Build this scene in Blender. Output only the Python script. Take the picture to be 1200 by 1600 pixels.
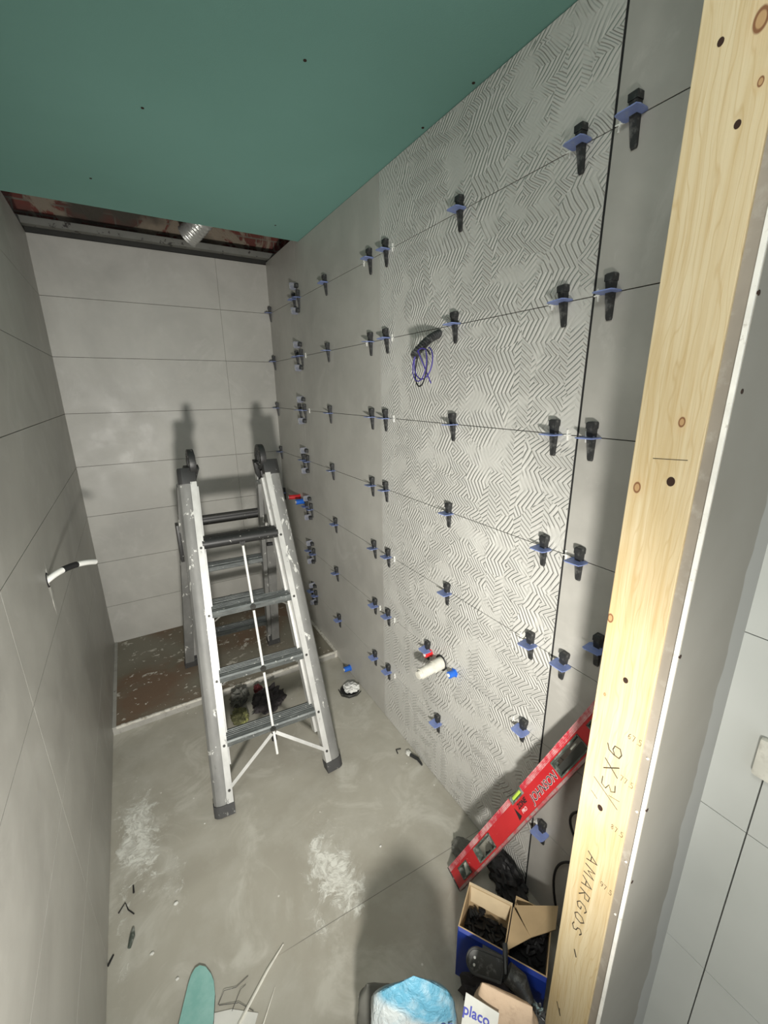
import bpy, bmesh, math, random
from mathutils import Vector, Matrix, noise
random.seed(7)
SC = bpy.context.scene
for o in list(bpy.data.objects): bpy.data.objects.remove(o)
C = SC.collection

# ------------------------------------------------------------------ camera
cam = bpy.data.objects.new('camera', bpy.data.cameras.new('camera'))
C.objects.link(cam); SC.camera = cam
cam.data.sensor_fit = 'HORIZONTAL'; cam.data.sensor_width = 36; cam.data.lens = 19.651
cam.data.clip_start = 0.02
_r = Vector((0.8573, -0.5148, -0.0103)); _u = Vector((0.152, 0.2339, 0.9603)); _f = Vector((0.4919, 0.8248, -0.2787))
cam.matrix_world = Matrix(((_r.x, _u.x, -_f.x, 0), (_r.y, _u.y, -_f.y, 0), (_r.z, _u.z, -_f.z, 1.61), (0, 0, 0, 1)))
# ------------------------------------------------------------------ world, lamps, exposure
w = bpy.data.worlds.new('world'); SC.world = w; w.use_nodes = True
w.node_tree.nodes['Background'].inputs[0].default_value = (0.86, 0.93, 1.0, 1)
w.node_tree.nodes['Background'].inputs[1].default_value = 1.1
def area(name, loc, aim, power, size, color, spread=180):
    l = bpy.data.lights.new(name, 'AREA'); l.shape = 'DISK'; l.size = size; l.energy = power; l.color = color
    l.spread = math.radians(spread)
    o = bpy.data.objects.new(name, l); C.objects.link(o); o.location = loc
    o.rotation_euler = (Vector(aim) - Vector(loc)).to_track_quat('-Z', 'Y').to_euler(); return o
area('work_lamp', (-0.05, -0.20, 1.04), (0.85, 1.5, 1.2), 7.0, 0.12, (1.0, 0.97, 0.90))
area('added_fill_lamp', (-0.10, 0.06, 2.33), (0.45, 0.5, 0.9), 9, 0.40, (1.0, 1.0, 0.95))  # added soft fill below the ceiling, no known source; lifts the dark wall areas
sl = bpy.data.lights.new('work_lamp_beam', 'SPOT'); sl.energy = 150; sl.spot_size = math.radians(104); sl.spot_blend = 1.0; sl.shadow_soft_size = 0.05; sl.color = (1.0, 0.965, 0.89)
so_ = bpy.data.objects.new('work_lamp_beam', sl); C.objects.link(so_); so_.location = (-0.05, -0.19, 1.04)
so_.rotation_euler = (Vector((0.62, 2.0, 0.82)) - so_.location).to_track_quat('-Z', 'Y').to_euler()
SC.view_settings.view_transform = 'Standard'; SC.view_settings.look = 'None'
SC.view_settings.gamma = 1; SC.view_settings.exposure = 0.0
SC.view_settings.use_curve_mapping = False

# ------------------------------------------------------------------ helpers
class G:
    def __init__(s): s.v = []; s.f = []; s.m = []
    def add(s, vs, fs, m=0):
        b = len(s.v); s.v += [Vector(p) for p in vs]; s.f += [[b + i for i in f] for f in fs]; s.m += [m] * len(fs); return s
    def box(s, lo, hi, m=0, M=None):
        x0, y0, z0 = lo; x1, y1, z1 = hi
        vs = [Vector(p) for p in ((x0,y0,z0),(x1,y0,z0),(x1,y1,z0),(x0,y1,z0),(x0,y0,z1),(x1,y0,z1),(x1,y1,z1),(x0,y1,z1))]
        if M is not None: vs = [M @ p for p in vs]
        return s.add(vs, [(0,3,2,1),(4,5,6,7),(0,1,5,4),(1,2,6,5),(2,3,7,6),(3,0,4,7)], m)
    def prism(s, poly, d, m=0, M=None):           # polygon in local XY, extruded 0..d in Z
        n = len(poly); vs = [Vector((x, y, 0)) for x, y in poly] + [Vector((x, y, d)) for x, y in poly]
        if M is not None: vs = [M @ p for p in vs]
        return s.add(vs, [list(range(n))[::-1], list(range(n, 2*n))] + [(i, (i+1) % n, n+(i+1) % n, n+i) for i in range(n)], m)
    def sweep(s, prof, p0, p1, ux, uy, m=0, k=None):   # profile (a,b) -> a*ux+b*uy
        n = len(prof); p0 = Vector(p0); p1 = Vector(p1)
        vs = [p0 + a*ux + b*uy for a, b in prof] + [p1 + a*ux + b*uy for a, b in prof]
        return s.add(vs, [list(range(n))[::-1], list(range(n, 2*n))] + [(i, (i+1) % n, n+(i+1) % n, n+i) for i in range(n)], m)
    def tube(s, pts, r, n=10, m=0, closed=False, cap=True):
        pts = [Vector(p) for p in pts]; N = len(pts); rs = r if isinstance(r, (list, tuple)) else [r]*N
        b = len(s.v); up = None
        for i, p in enumerate(pts):
            if closed: t = pts[(i+1) % N] - pts[i-1]
            else: t = pts[min(i+1, N-1)] - pts[max(i-1, 0)]
            t.normalize()
            if up is None: up = t.orthogonal().normalized()
            up = (up - up.dot(t)*t)
            up = up.normalized() if up.length > 1e-6 else t.orthogonal().normalized()
            q = t.cross(up)
            for k in range(n):
                a = 2*math.pi*k/n; s.v.append(p + rs[i]*(math.cos(a)*up + math.sin(a)*q))
        for i in range(N if closed else N-1):
            j = (i+1) % N
            for k in range(n):
                s.f.append([b+i*n+k, b+i*n+(k+1) % n, b+j*n+(k+1) % n, b+j*n+k]); s.m.append(m)
        if cap and not closed:
            s.f.append([b+k for k in range(n)][::-1]); s.m.append(m)
            s.f.append([b+(N-1)*n+k for k in range(n)]); s.m.append(m)
        return s
    def cyl(s, p0, p1, r, n=20, m=0, r1=None): return s.tube([p0, p1], [r, r if r1 is None else r1], n, m)
    def lump(s, c, size, m=0, seed=0, rough=0.35, freq=3.0, rot=0, sub=4, flat=True):
        bm = bmesh.new(); bmesh.ops.create_icosphere(bm, subdivisions=sub, radius=1)
        cs, sn = math.cos(rot), math.sin(rot); off = Vector((seed*3.1, seed*1.7, seed*0.9))
        for v in bm.verts:
            d = v.co.copy()
            k = 1 + rough*(noise.ridged_multi_fractal(d*freq*0.5 + off, 1.0, 2.0, 4, 1.0, 2.0) - 1.0)*0.6 + rough*0.5*noise.noise(d*freq+off)
            p = d*k; p = Vector((p.x*size[0], p.y*size[1], p.z*size[2]))
            if flat and p.z < -size[2]*0.35: p.z = -size[2]*0.35
            v.co = Vector((p.x*cs - p.y*sn + c[0], p.x*sn + p.y*cs + c[1], p.z + c[2]))
        s.add([v.co.copy() for v in bm.verts], [[v.index for v in f.verts] for f in bm.faces], m); bm.free(); return s
    def build(s, name, mats, parent=None, origin=None, smooth=35, bevel=0):
        if not isinstance(mats, (list, tuple)): mats = [mats]
        o_ = Vector(origin) if origin is not None else (parent.location.copy() if parent is not None and parent.parent is None else Vector((0,0,0)))
        if origin is None and parent is not None and parent.parent is not None: o_ = parent.parent.location.copy() + parent.location
        me = bpy.data.meshes.new(name); me.from_pydata([p - o_ for p in s.v], [], s.f)
        for m in mats: me.materials.append(m)
        for i, p in enumerate(me.polygons): p.material_index = s.m[i]; p.use_smooth = smooth > 0
        me.update()
        bm = bmesh.new(); bm.from_mesh(me); bmesh.ops.recalc_face_normals(bm, faces=bm.faces)
        if bevel: bmesh.ops.bevel(bm, geom=list(bm.edges), offset=bevel, segments=2, affect='EDGES', profile=0.6, clamp_overlap=True)
        bm.to_mesh(me); bm.free()
        if smooth > 0: me.set_sharp_from_angle(angle=math.radians(smooth))
        o = bpy.data.objects.new(name, me); C.objects.link(o)
        if parent is not None: o.parent = parent
        else: o.location = o_
        return o
def thing(name, label, cat, loc=(0,0,0), group=None):
    o = bpy.data.objects.new(name, None); o.empty_display_size = 0.05; C.objects.link(o); o.location = loc
    return tag(o, label, cat, group)
def tag(o, label, cat, group=None, kind=None):
    o['label'] = label; o['category'] = cat
    if group: o['group'] = group
    if kind: o['kind'] = kind
    return o
def struct(o, label=None):
    o['kind'] = 'structure'
    if label: o['label'] = label
    return o
def kids(o): return [c for c in bpy.data.objects if c.parent == o]
def dup(root, loc, label, rot=None, first=None):
    r = root.copy(); C.objects.link(r); r.location = loc; r['label'] = label
    if rot is not None: r.rotation_euler = rot
    for ch in kids(root):
        c = ch.copy(); C.objects.link(c); c.parent = r
        for g in kids(ch):
            d = g.copy(); C.objects.link(d); d.parent = c
    return r
def frame(o, x, y, z): return Matrix(((x[0],y[0],z[0],o[0]),(x[1],y[1],z[1],o[1]),(x[2],y[2],z[2],o[2]),(0,0,0,1)))

# ------------------------------------------------------------------ materials
class NT:
    def __init__(s, name, rough=0.6, metal=0.0, spec=0.5):
        s.mat = bpy.data.materials.new(name); s.mat.use_nodes = True; s.t = s.mat.node_tree; s.n = s.t.nodes; s.l = s.t.links
        s.b = s.n['Principled BSDF']; s.b.inputs['Roughness'].default_value = rough; s.b.inputs['Metallic'].default_value = metal
        s.b.inputs['Specular IOR Level'].default_value = spec
        s.co = s.n.new('ShaderNodeTexCoord').outputs['Object']
    def node(s, t, **k):
        n = s.n.new(t)
        for a, b in k.items(): setattr(n, a, b)
        return n
    def lk(s, a, b):
        if isinstance(a, (int, float)): b.default_value = a
        elif isinstance(a, (tuple, list, Vector)):
            b.default_value = tuple(a) + ((1,) if len(a) == 3 and len(b.default_value) == 4 else ())
        else: s.l.new(a, b)
    def noise(s, scale, detail=4, rough=0.55, co=None, dist=0.0, col=False):
        n = s.node('ShaderNodeTexNoise'); s.lk(co if co is not None else s.co, n.inputs['Vector'])
        n.inputs['Scale'].default_value = scale; n.inputs['Detail'].default_value = detail; n.inputs['Roughness'].default_value = rough; n.inputs['Distortion'].default_value = dist
        return n.outputs['Color' if col else 'Fac']
    def math(s, op, a, b=0.0, c=None, clamp=False):
        n = s.node('ShaderNodeMath', operation=op); n.use_clamp = clamp; s.lk(a, n.inputs[0]); s.lk(b, n.inputs[1])
        if c is not None: s.lk(c, n.inputs[2])
        return n.outputs[0]
    def vmath(s, op, a, b):
        n = s.node('ShaderNodeVectorMath', operation=op); s.lk(a, n.inputs[0]); s.lk(b, n.inputs[1]); return n.outputs['Value' if op in ('DOT_PRODUCT', 'LENGTH', 'DISTANCE') else 'Vector']
    def scl(s, v): return s.vmath('MULTIPLY', s.co, v)
    def mr(s, v, a, b, c=0.0, d=1.0, smooth=False):
        n = s.node('ShaderNodeMapRange'); n.interpolation_type = 'SMOOTHSTEP' if smooth else 'LINEAR'; s.lk(v, n.inputs[0])
        for i, x in enumerate((a, b, c, d)): n.inputs[i+1].default_value = x
        return n.outputs[0]
    def mix(s, f, a, b):
        n = s.node('ShaderNodeMix', data_type='RGBA'); s.lk(f, n.inputs[0]); s.lk(a, n.inputs[6]); s.lk(b, n.inputs[7]); return n.outputs[2]
    def sep(s, v=None):
        n = s.node('ShaderNodeSeparateXYZ'); s.lk(v if v is not None else s.co, n.inputs[0]); return n.outputs
    def base(s, c): s.lk(c, s.b.inputs['Base Color']); return s
    def rough(s, c): s.lk(c, s.b.inputs['Roughness']); return s
    def bump(s, h, dist=0.002, st=1.0):
        n = s.node('ShaderNodeBump'); n.inputs['Distance'].default_value = dist; n.inputs['Strength'].default_value = st
        s.lk(h, n.inputs['Height']); s.l.new(n.outputs[0], s.b.inputs['Normal']); return s
def simple(name, col, rough=0.5, metal=0.0, dirt=None, dscale=30, thr=(0.6, 0.7), vary=0.12, spec=0.5, bump=0):
    t = NT(name, rough, metal, spec)
    c = t.mix(t.mr(t.noise(dscale*0.35, 3), 0.3, 0.7), tuple(x*(1-vary) for x in col), tuple(min(1, x*(1+vary)) for x in col))
    if dirt: c = t.mix(t.mr(t.noise(dscale, 5, 0.65), thr[0], thr[1]), c, dirt)
    t.base(c)
    if bump: t.bump(t.noise(dscale*1.5, 4), bump)
    return t.mat

def tile_mat(name, a, b, relief=False):
    t = NT(name, 0.42)
    n1 = t.noise(1.6, 5, 0.6, dist=0.6); n2 = t.noise(9, 4, 0.6)
    c = t.mix(t.mr(n1, 0.32, 0.68), a, b)
    c = t.mix(t.mr(n2, 0.45, 0.75, 0, 0.22), c, tuple(x*1.25 for x in b))
    sm = t.noise(3.3, 6, 0.7, dist=1.5)
    c = t.mix(t.mr(sm, 0.56, 0.72, 0, 0.5), c, (0.54, 0.53, 0.50))
    t.base(c); t.rough(t.mr(n2, 0.3, 0.7, 0.38, 0.55))
    if relief:
        # leaf-like chevrons: patches of parallel ridges turned to a few directions
        x, y, z = t.sep()
        comb = t.node('ShaderNodeCombineXYZ'); t.lk(y, comb.inputs[0]); t.lk(z, comb.inputs[1])
        p2 = comb.outputs[0]
        nz = t.sep(t.noise(7, 3, co=p2, col=True))
        wy = t.math('ADD', y, t.math('MULTIPLY', t.math('SUBTRACT', nz[0], 0.5), 0.06)); wz = t.math('ADD', z, t.math('MULTIPLY', t.math('SUBTRACT', nz[1], 0.5), 0.09))
        cb = t.node('ShaderNodeCombineXYZ'); t.lk(wy, cb.inputs[0]); t.lk(wz, cb.inputs[1])
        vo = t.node('ShaderNodeTexVoronoi', voronoi_dimensions='2D'); vo.inputs['Scale'].default_value = 1
        t.lk(t.vmath('MULTIPLY', cb.outputs[0], (12, 6, 0)), vo.inputs['Vector'])
        rc = t.sep(vo.outputs['Color']); r = rc[0]
        nf = t.math('MULTIPLY', t.math('SUBTRACT', t.noise(18, 1, co=p2), 0.5), 0.006)
        ph = t.math('MULTIPLY', rc[1], 0.05); jz = t.math('ADD', z, t.math('ADD', ph, t.math('MULTIPLY', t.noise(16, 0, co=p2), 0.02)))
        jy = t.math('ADD', y, ph)
        def zig(main, other, per, slope):
            return t.math('ADD', t.math('ADD', main, nf), t.math('MULTIPLY', t.math('PINGPONG', other, per), slope))
        ua = zig(y, jz, 0.052, 0.65); ub = zig(z, jy, 0.036, 0.80); uc = zig(y, jz, 0.034, 1.1)
        s1 = t.math('GREATER_THAN', r, 0.42); s2 = t.math('GREATER_THAN', r, 0.72)
        u = t.math('ADD', ua, t.math('MULTIPLY', s1, t.math('SUBTRACT', uc, ua)))
        u = t.math('ADD', u, t.math('MULTIPLY', s2, t.math('SUBTRACT', ub, u)))
        rid = t.math('SINE', t.math('MULTIPLY', u, 2*math.pi/0.0150))
        rid = t.mr(rid, -0.95, 0.6, 0, 1, True)
        amp = t.mr(t.noise(7.5, 3, co=p2), 0.38, 0.52, 0.10, 1, True)
        ed = t.math('MULTIPLY', t.mr(y, 1.54, 1.30, 0.35, 1, True), t.mr(y, 1.54, 1.525))
        h = t.math('MULTIPLY', t.math('MULTIPLY', rid, amp), ed)
        t.bump(h, 0.0028, 1.0)
    else: t.bump(t.noise(40, 3), 0.0003)
    return t.mat

M = {}
M['tile'] = tile_mat('grey_tile', (0.355, 0.345, 0.32), (0.48, 0.47, 0.435))
M['tile_back'] = M['tile']
M['tile_left'] = M['tile']
M['relief'] = tile_mat('relief_tile', (0.50, 0.495, 0.465), (0.56, 0.555, 0.525), True)
M['joint'] = simple('dark_joint', (0.012, 0.012, 0.012), 0.9)
M['grout_brown'] = simple('brown_joint', (0.10, 0.085, 0.07), 0.9)
# floor
t = NT('floor_tile', 0.5)
n1 = t.noise(1.9, 5, 0.6, dist=0.7); n2 = t.noise(7, 5, 0.65)
c = t.mix(t.mr(n1, 0.3, 0.7), (0.325, 0.305, 0.255), (0.44, 0.42, 0.36))
c = t.mix(t.mr(n2, 0.45, 0.75, 0, 0.5), c, (0.50, 0.49, 0.44))
x, y, z = t.sep()
mask = 0.0
wobf = t.math('MULTIPLY', t.math('SUBTRACT', t.noise(9, 5, 0.7, dist=1.5), 0.5), 2.6)
for (sx, sy, rx, ry, st) in ((-0.20, 1.50, 0.09, 0.26, 1.0), (0.375, 0.99, 0.09, 0.17, 1.0), (-0.10, 1.27, 0.05, 0.17, 0.55), (0.42, 1.15, 0.10, 0.12, 0.45),
                             (0.28, 0.88, 0.06, 0.07, 0.6), (0.5, 1.9, 0.2, 0.2, 0.2), (0.75, 1.55, 0.1, 0.25, 0.35), (-0.25, 1.25, 0.03, 0.35, 0.5), (0.1, 1.0, .3, .2, .15)):
    dx = t.math('DIVIDE', t.math('SUBTRACT', x, sx), rx); dy = t.math('DIVIDE', t.math('SUBTRACT', y, sy), ry)
    d = t.math('ADD', t.math('SQRT', t.math('ADD', t.math('MULTIPLY', dx, dx), t.math('MULTIPLY', dy, dy))), wobf)
    mask = t.math('MAXIMUM', mask, t.mr(d, 0.2, 1.25, st, 0, True))
st = t.noise(24, 7, 0.75, dist=2.2); st2 = t.noise(9, 6, 0.7, dist=2.5)
k = t.mr(t.math('ADD', t.math('ADD', t.math('MULTIPLY', st, 0.75), t.math('MULTIPLY', st2, 0.5)), t.math('MULTIPLY', mask, 0.30)), 0.80, 0.96, 0, 1)
k = t.math('MULTIPLY', k, t.mr(mask, 0, 0.5, 0.30, 0.9))
c = t.mix(t.math('MULTIPLY', t.mr(t.noise(4.5, 5, 0.65, dist=1.2), 0.50, 0.68, 0, 1, True), 0.45), c, (0.60, 0.59, 0.53))
c = t.mix(t.math('MULTIPLY', t.mr(mask, 0.35, 1.0), t.mr(t.noise(13, 5, 0.7, dist=1.0), 0.38, 0.62, 0.1, 0.75)), c, (0.66, 0.66, 0.61))
c = t.mix(k, c, (0.74, 0.74, 0.68))
sp = t.node('ShaderNodeTexVoronoi'); sp.inputs['Scale'].default_value = 26; t.lk(t.co, sp.inputs['Vector'])
spm = t.math('MULTIPLY', t.mr(sp.outputs['Distance'], 0.10, 0.06), t.mr(t.sep(sp.outputs['Color'])[0], 0.86, 0.9))
c = t.mix(t.math('MULTIPLY', spm, 0.8), c, (0.72, 0.71, 0.66))
jl = t.math('ABSOLUTE', t.math('SUBTRACT', y, t.math('SUBTRACT', 0.888, t.math('MULTIPLY', x, 0.047))))
jm = t.math('MULTIPLY', t.mr(jl, 0.0014, 0.0006), t.mr(x, 0.12, 0.22))
c = t.mix(t.math('MULTIPLY', jm, 0.75), c, (0.10, 0.095, 0.085))
t.base(c); t.rough(t.mr(k, 0, 1, 0.42, 0.9)); t.bump(t.math('ADD', t.math('MULTIPLY', k, 1.0), t.math('MULTIPLY', t.noise(60, 3), 0.2)), 0.0009)
M['floor'] = t.mat
# rough shower base
t = NT('rough_board', 0.85)
c = t.mix(t.mr(t.noise(3.5, 5, 0.6, dist=0.6), 0.4, 0.62), (0.175, 0.115, 0.075), (0.17, 0.155, 0.115))
c = t.mix(t.mr(t.noise(1.7, 2), 0.45, 0.6, 0, 0.8), c, (0.235, 0.22, 0.175))
vo = t.noise(11, 6, 0.68, co=t.scl((1, 1.6, 1)), dist=0.15)
c = t.mix(t.mr(vo, 0.615, 0.635), c, (0.52, 0.49, 0.43))
vo2 = t.noise(34, 3, 0.6)
c = t.mix(t.mr(vo2, 0.665, 0.69), c, (0.62, 0.59, 0.53))
t.base(c); t.bump(vo, 0.003); M['rough_board'] = t.mat
M['white_rim'] = simple('chalky_rim', (0.60, 0.58, 0.52), 0.8, dirt=(0.30, 0.27, 0.22), dscale=40, thr=(0.52, 0.66))
M['grey_rim'] = simple('grey_rim', (0.36, 0.35, 0.32), 0.8, dirt=(0.2, 0.19, 0.17), dscale=40, thr=(0.58, 0.7))
# green plasterboard
t = NT('green_board', 0.8)
c = t.mix(t.mr(t.noise(1.2, 4), 0.3, 0.7), (0.18, 0.37, 0.32), (0.21, 0.42, 0.37))
c = t.mix(t.mr(t.noise(220, 2), 0.5, 0.8, 0, 0.25), c, (0.2, 0.4, 0.36)); t.base(c); t.bump(t.noise(300, 2), 0.0003)
M['green'] = t.mat
t = NT('green_offcut', 0.8)
c = t.mix(t.mr(t.noise(30, 4), 0.35, 0.7), (0.20, 0.42, 0.38), (0.28, 0.50, 0.46)); t.base(c); M['green_offcut'] = t.mat
# brick / plaster above
t = NT('rough_brick', 0.9)
n = t.noise(5, 6, 0.65, dist=0.8)
br = t.node('ShaderNodeTexBrick'); br.inputs['Scale'].default_value = 4.5; br.inputs['Mortar Size'].default_value = 0.02
cx = t.node('ShaderNodeCombineXYZ'); xx = t.sep(); t.lk(xx[0], cx.inputs[0]); t.lk(xx[2], cx.inputs[1]); t.lk(cx.outputs[0], br.inputs['Vector'])
br.inputs['Color1'].default_value = (0.20, 0.06, 0.045, 1); br.inputs['Color2'].default_value = (0.14, 0.045, 0.035, 1); br.inputs['Mortar'].default_value = (0.18, 0.15, 0.12, 1)
c = t.mix(t.mr(n, 0.49, 0.53), br.outputs['Color'], (0.30, 0.25, 0.19))
c = t.mix(t.mr(t.noise(2.2, 4), 0.5, 0.6), c, (0.085, 0.075, 0.06)); t.base(c); t.bump(n, 0.02); M['brick'] = t.mat
M['old_slab'] = simple('old_slab', (0.10, 0.085, 0.07), 0.9, bump=0.01)
M['galv'] = simple('galvanised', (0.22, 0.22, 0.20), 0.6, 0.3, dirt=(0.06, 0.055, 0.05), dscale=25, thr=(0.60, 0.64))
M['duct'] = simple('foil_duct', (0.62, 0.62, 0.60), 0.28, 0.6, bump=0.004)
# timber
t = NT('spruce', 0.65, spec=0.3)
x, y, z = t.sep(); y = t.math('ADD', y, 0.30)
cx = t.node('ShaderNodeCombineXYZ'); t.lk(t.math('MULTIPLY', y, 1.0), cx.inputs[1]); t.lk(t.math('MULTIPLY', z, 0.035), cx.inputs[2]); t.lk(x, cx.inputs[0])
wv = t.noise(55, 4, 0.55, co=cx.outputs[0], dist=0.5); wv2 = t.noise(260, 2, 0.5, co=cx.outputs[0])
c = t.mix(t.mr(wv, 0.38, 0.60), (0.56, 0.43, 0.235), (0.65, 0.54, 0.345))
gl = t.math('ABSOLUTE', t.math('SINE', t.math('ADD', t.math('MULTIPLY', y, 330), t.math('MULTIPLY', t.noise(3.2, 3, 0.5, co=t.scl((1, 5, 1))), 26))))
c = t.mix(t.mr(gl, 0.32, 0.02, 0, 0.40), c, (0.46, 0.31, 0.13))
c = t.mix(t.mr(wv2, 0.56, 0.72, 0, 0.45), c, (0.50, 0.34, 0.15))
c = t.mix(t.mr(t.noise(4, 3), 0.5, 0.75, 0, 0.5), c, (0.76, 0.66, 0.47))
for (ky, kz, r) in ((0.292, 1.564, 0.0042), (0.337, 1.464, 0.0052), (0.346, 1.236, 0.005), (0.287, 1.989, 0.007), (0.276, 1.93, 0.003), (0.335, 1.09, 0.002)):
    dy = t.math('SUBTRACT', y, ky); dz = t.math('MULTIPLY', t.math('SUBTRACT', z, kz), 0.62)
    d = t.math('SQRT', t.math('ADD', t.math('MULTIPLY', dy, dy), t.math('MULTIPLY', dz, dz)))
    c = t.mix(t.mr(d, r*3.5, r*0.9, 0, 0.35, True), c, (0.60, 0.42, 0.22))
    c = t.mix(t.mr(d, r*1.15, r*0.95), c, (0.22, 0.10, 0.045))
    c = t.mix(t.mr(d, r*0.75, r*0.6), c, (0.46, 0.29, 0.14))
t.base(c); t.bump(wv2, 0.0004); M['wood'] = t.mat
M['hole'] = simple('hole', (0.03, 0.012, 0.006), 0.9)
M['pencil'] = simple('pencil', (0.045, 0.037, 0.025), 0.7)
M['ink'] = simple('faint_ink', (0.15, 0.10, 0.05), 0.7)
M['board_paper'] = simple('board_paper', (0.30, 0.265, 0.22), 0.85, dirt=(0.42, 0.39, 0.34), dscale=30, thr=(0.55, 0.8))
M['gypsum'] = simple('gypsum_core', (0.86, 0.84, 0.78), 0.85, dirt=(0.55, 0.51, 0.45), dscale=60, thr=(0.6, 0.7))
t = NT('board_face', 0.8)
x, y, z = t.sep()
c = t.mix(t.mr(t.noise(3, 4), 0.3, 0.7), (0.25, 0.235, 0.20), (0.30, 0.285, 0.25))
e = t.math('ADD', x, t.math('MULTIPLY', t.math('SUBTRACT', t.noise(4.5, 3, co=t.scl((0, 0, 1))), 0.5), 0.09))
c = t.mix(t.mr(e, 0.835, 0.839), c, (0.38, 0.375, 0.35)); t.base(c); M['board_face'] = t.mat
t = NT('pale_tile', 0.35)
x, y, z = t.sep()
c = t.mix(t.mr(t.noise(3, 3), 0.3, 0.7), (0.52, 0.535, 0.505), (0.60, 0.61, 0.58))
t.base(c); M['pale_tile'] = t.mat
M['pale_joint'] = simple('pale_joint', (0.20, 0.20, 0.19), 0.9)
# ladder, clips, plumbing
t = NT('alu_rail', 0.55, 0.15)
c = t.mix(t.mr(t.noise(16, 4, co=t.scl((1, 1, 0.35))), 0.35, 0.65), (0.17, 0.17, 0.165), (0.23, 0.23, 0.22))
c = t.mix(t.mr(t.noise(22, 5, 0.7, co=t.scl((1, 1, 0.45)), dist=0.8), 0.61, 0.64), c, (0.62, 0.62, 0.59))
c = t.mix(t.mr(t.noise(30, 5, 0.7, co=t.vmath('ADD', t.scl((1, 1, 0.5)), (5, 3, 1))), 0.66, 0.68), c, (0.16, 0.16, 0.155)); t.base(c); M['alu'] = t.mat
t = NT('alu_bright', 0.38, 0.25)
c = t.mix(t.mr(t.noise(20, 4, co=t.scl((1, 1, 0.4))), 0.4, 0.7), (0.52, 0.52, 0.50), (0.66, 0.66, 0.64))
c = t.mix(t.mr(t.noise(34, 5, 0.7, co=t.scl((1, 1, 0.4))), 0.62, 0.67), c, (0.33, 0.33, 0.32)); t.base(c); M['alu_bright'] = t.mat
t = NT('alu_tread', 0.5, 0.4)
x, y, z = t.sep()
c = t.mix(t.mr(t.noise(35, 5, 0.65, co=t.scl((0.4, 2, 2))), 0.35, 0.65), (0.11, 0.12, 0.12), (0.21, 0.225, 0.22))
c = t.mix(t.mr(t.noise(60, 5, 0.7), 0.63, 0.68), c, (0.66, 0.66, 0.63)); t.base(c); M['tread'] = t.mat
M['black_paint'] = simple('speckled_black', (0.022, 0.022, 0.022), 0.45, dirt=(0.55, 0.54, 0.5), dscale=70, thr=(0.655, 0.68))
M['rubber'] = simple('rubber', (0.055, 0.055, 0.055), 0.75, dirt=(0.3, 0.3, 0.28), dscale=50, thr=(0.62, 0.72))
M['black_plastic'] = simple('dusty_black', (0.022, 0.023, 0.024), 0.5, dirt=(0.14, 0.14, 0.135), dscale=60, thr=(0.52, 0.75))
M['black'] = simple('plain_black', (0.012, 0.012, 0.013), 0.6)
M['blue_clip'] = simple('blue_clip', (0.20, 0.26, 0.53), 0.45, dirt=(0.27, 0.32, 0.50), dscale=80, thr=(0.5, 0.7))
M['pale_clip'] = simple('pale_clip', (0.20, 0.21, 0.26), 0.5, dirt=(0.34, 0.34, 0.34), dscale=60, thr=(0.5, 0.6))
M['white_plastic'] = simple('white_plastic', (0.80, 0.80, 0.77), 0.4)
M['dusty_pvc'] = simple('dusty_pvc', (0.70, 0.685, 0.61), 0.55, dirt=(0.45, 0.43, 0.37), dscale=40, thr=(0.5, 0.75))
M['red_cap'] = simple('red_cap', (0.62, 0.025, 0.03), 0.4)
M['blue_cap'] = simple('blue_cap', (0.02, 0.14, 0.62), 0.4)
M['violet'] = simple('violet_cable', (0.05, 0.035, 0.24), 0.45)
t = NT('level_red', 0.35)
c = t.mix(t.mr(t.noise(12, 4), 0.3, 0.7), (0.40, 0.012, 0.018), (0.50, 0.022, 0.026))
c = t.mix(t.mr(t.noise(75, 5, 0.7), 0.655, 0.69), c, (0.72, 0.62, 0.58)); t.base(c); M['level_red'] = t.mat
t = NT('level_edge', 0.45)
c = t.mix(t.mr(t.noise(26, 5, 0.7), 0.42, 0.62), (0.50, 0.03, 0.05), (0.62, 0.36, 0.36)); t.base(c); M['level_edge'] = t.mat
M['level_worn'] = simple('worn_metal', (0.33, 0.24, 0.23), 0.5, 0.2, dirt=(0.45, 0.08, 0.09), dscale=30, thr=(0.45, 0.6))
M['dark_green'] = simple('dusty_frame', (0.07, 0.085, 0.07), 0.6, dirt=(0.3, 0.31, 0.28), dscale=50, thr=(0.5, 0.7))
M['lime'] = simple('lime_vial', (0.45, 0.62, 0.08), 0.25)
M['vial_grey'] = simple('vial_grey', (0.42, 0.42, 0.37), 0.3)
M['print_white'] = simple('print_white', (0.80, 0.70, 0.70), 0.5)
M['card'] = simple('cardboard', (0.47, 0.34, 0.19), 0.85)
M['card_edge'] = simple('cardboard_edge', (0.60, 0.48, 0.31), 0.85)
M['box_blue'] = simple('box_blue', (0.008, 0.032, 0.25), 0.45)
M['box_grey'] = simple('box_grey', (0.22, 0.24, 0.25), 0.6)
M['kraft'] = simple('kraft_paper', (0.46, 0.34, 0.235), 0.8, dirt=(0.30, 0.21, 0.14), dscale=18, thr=(0.55, 0.72), bump=0.004)
M['label_white'] = simple('label_white', (0.50, 0.50, 0.46), 0.65, dirt=(0.55, 0.55, 0.5), dscale=30, thr=(0.5, 0.8))
M['label_blue'] = simple('label_blue', (0.06, 0.07, 0.34), 0.6)
M['grey_glossy'] = simple('scuffed_black', (0.045, 0.045, 0.043), 0.45, dirt=(0.20, 0.20, 0.19), dscale=60, thr=(0.52, 0.75))
M['film'] = simple('grey_film', (0.10, 0.10, 0.10), 0.3, dirt=(0.45, 0.65, 0.64), dscale=30, thr=(0.55, 0.65))
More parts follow.
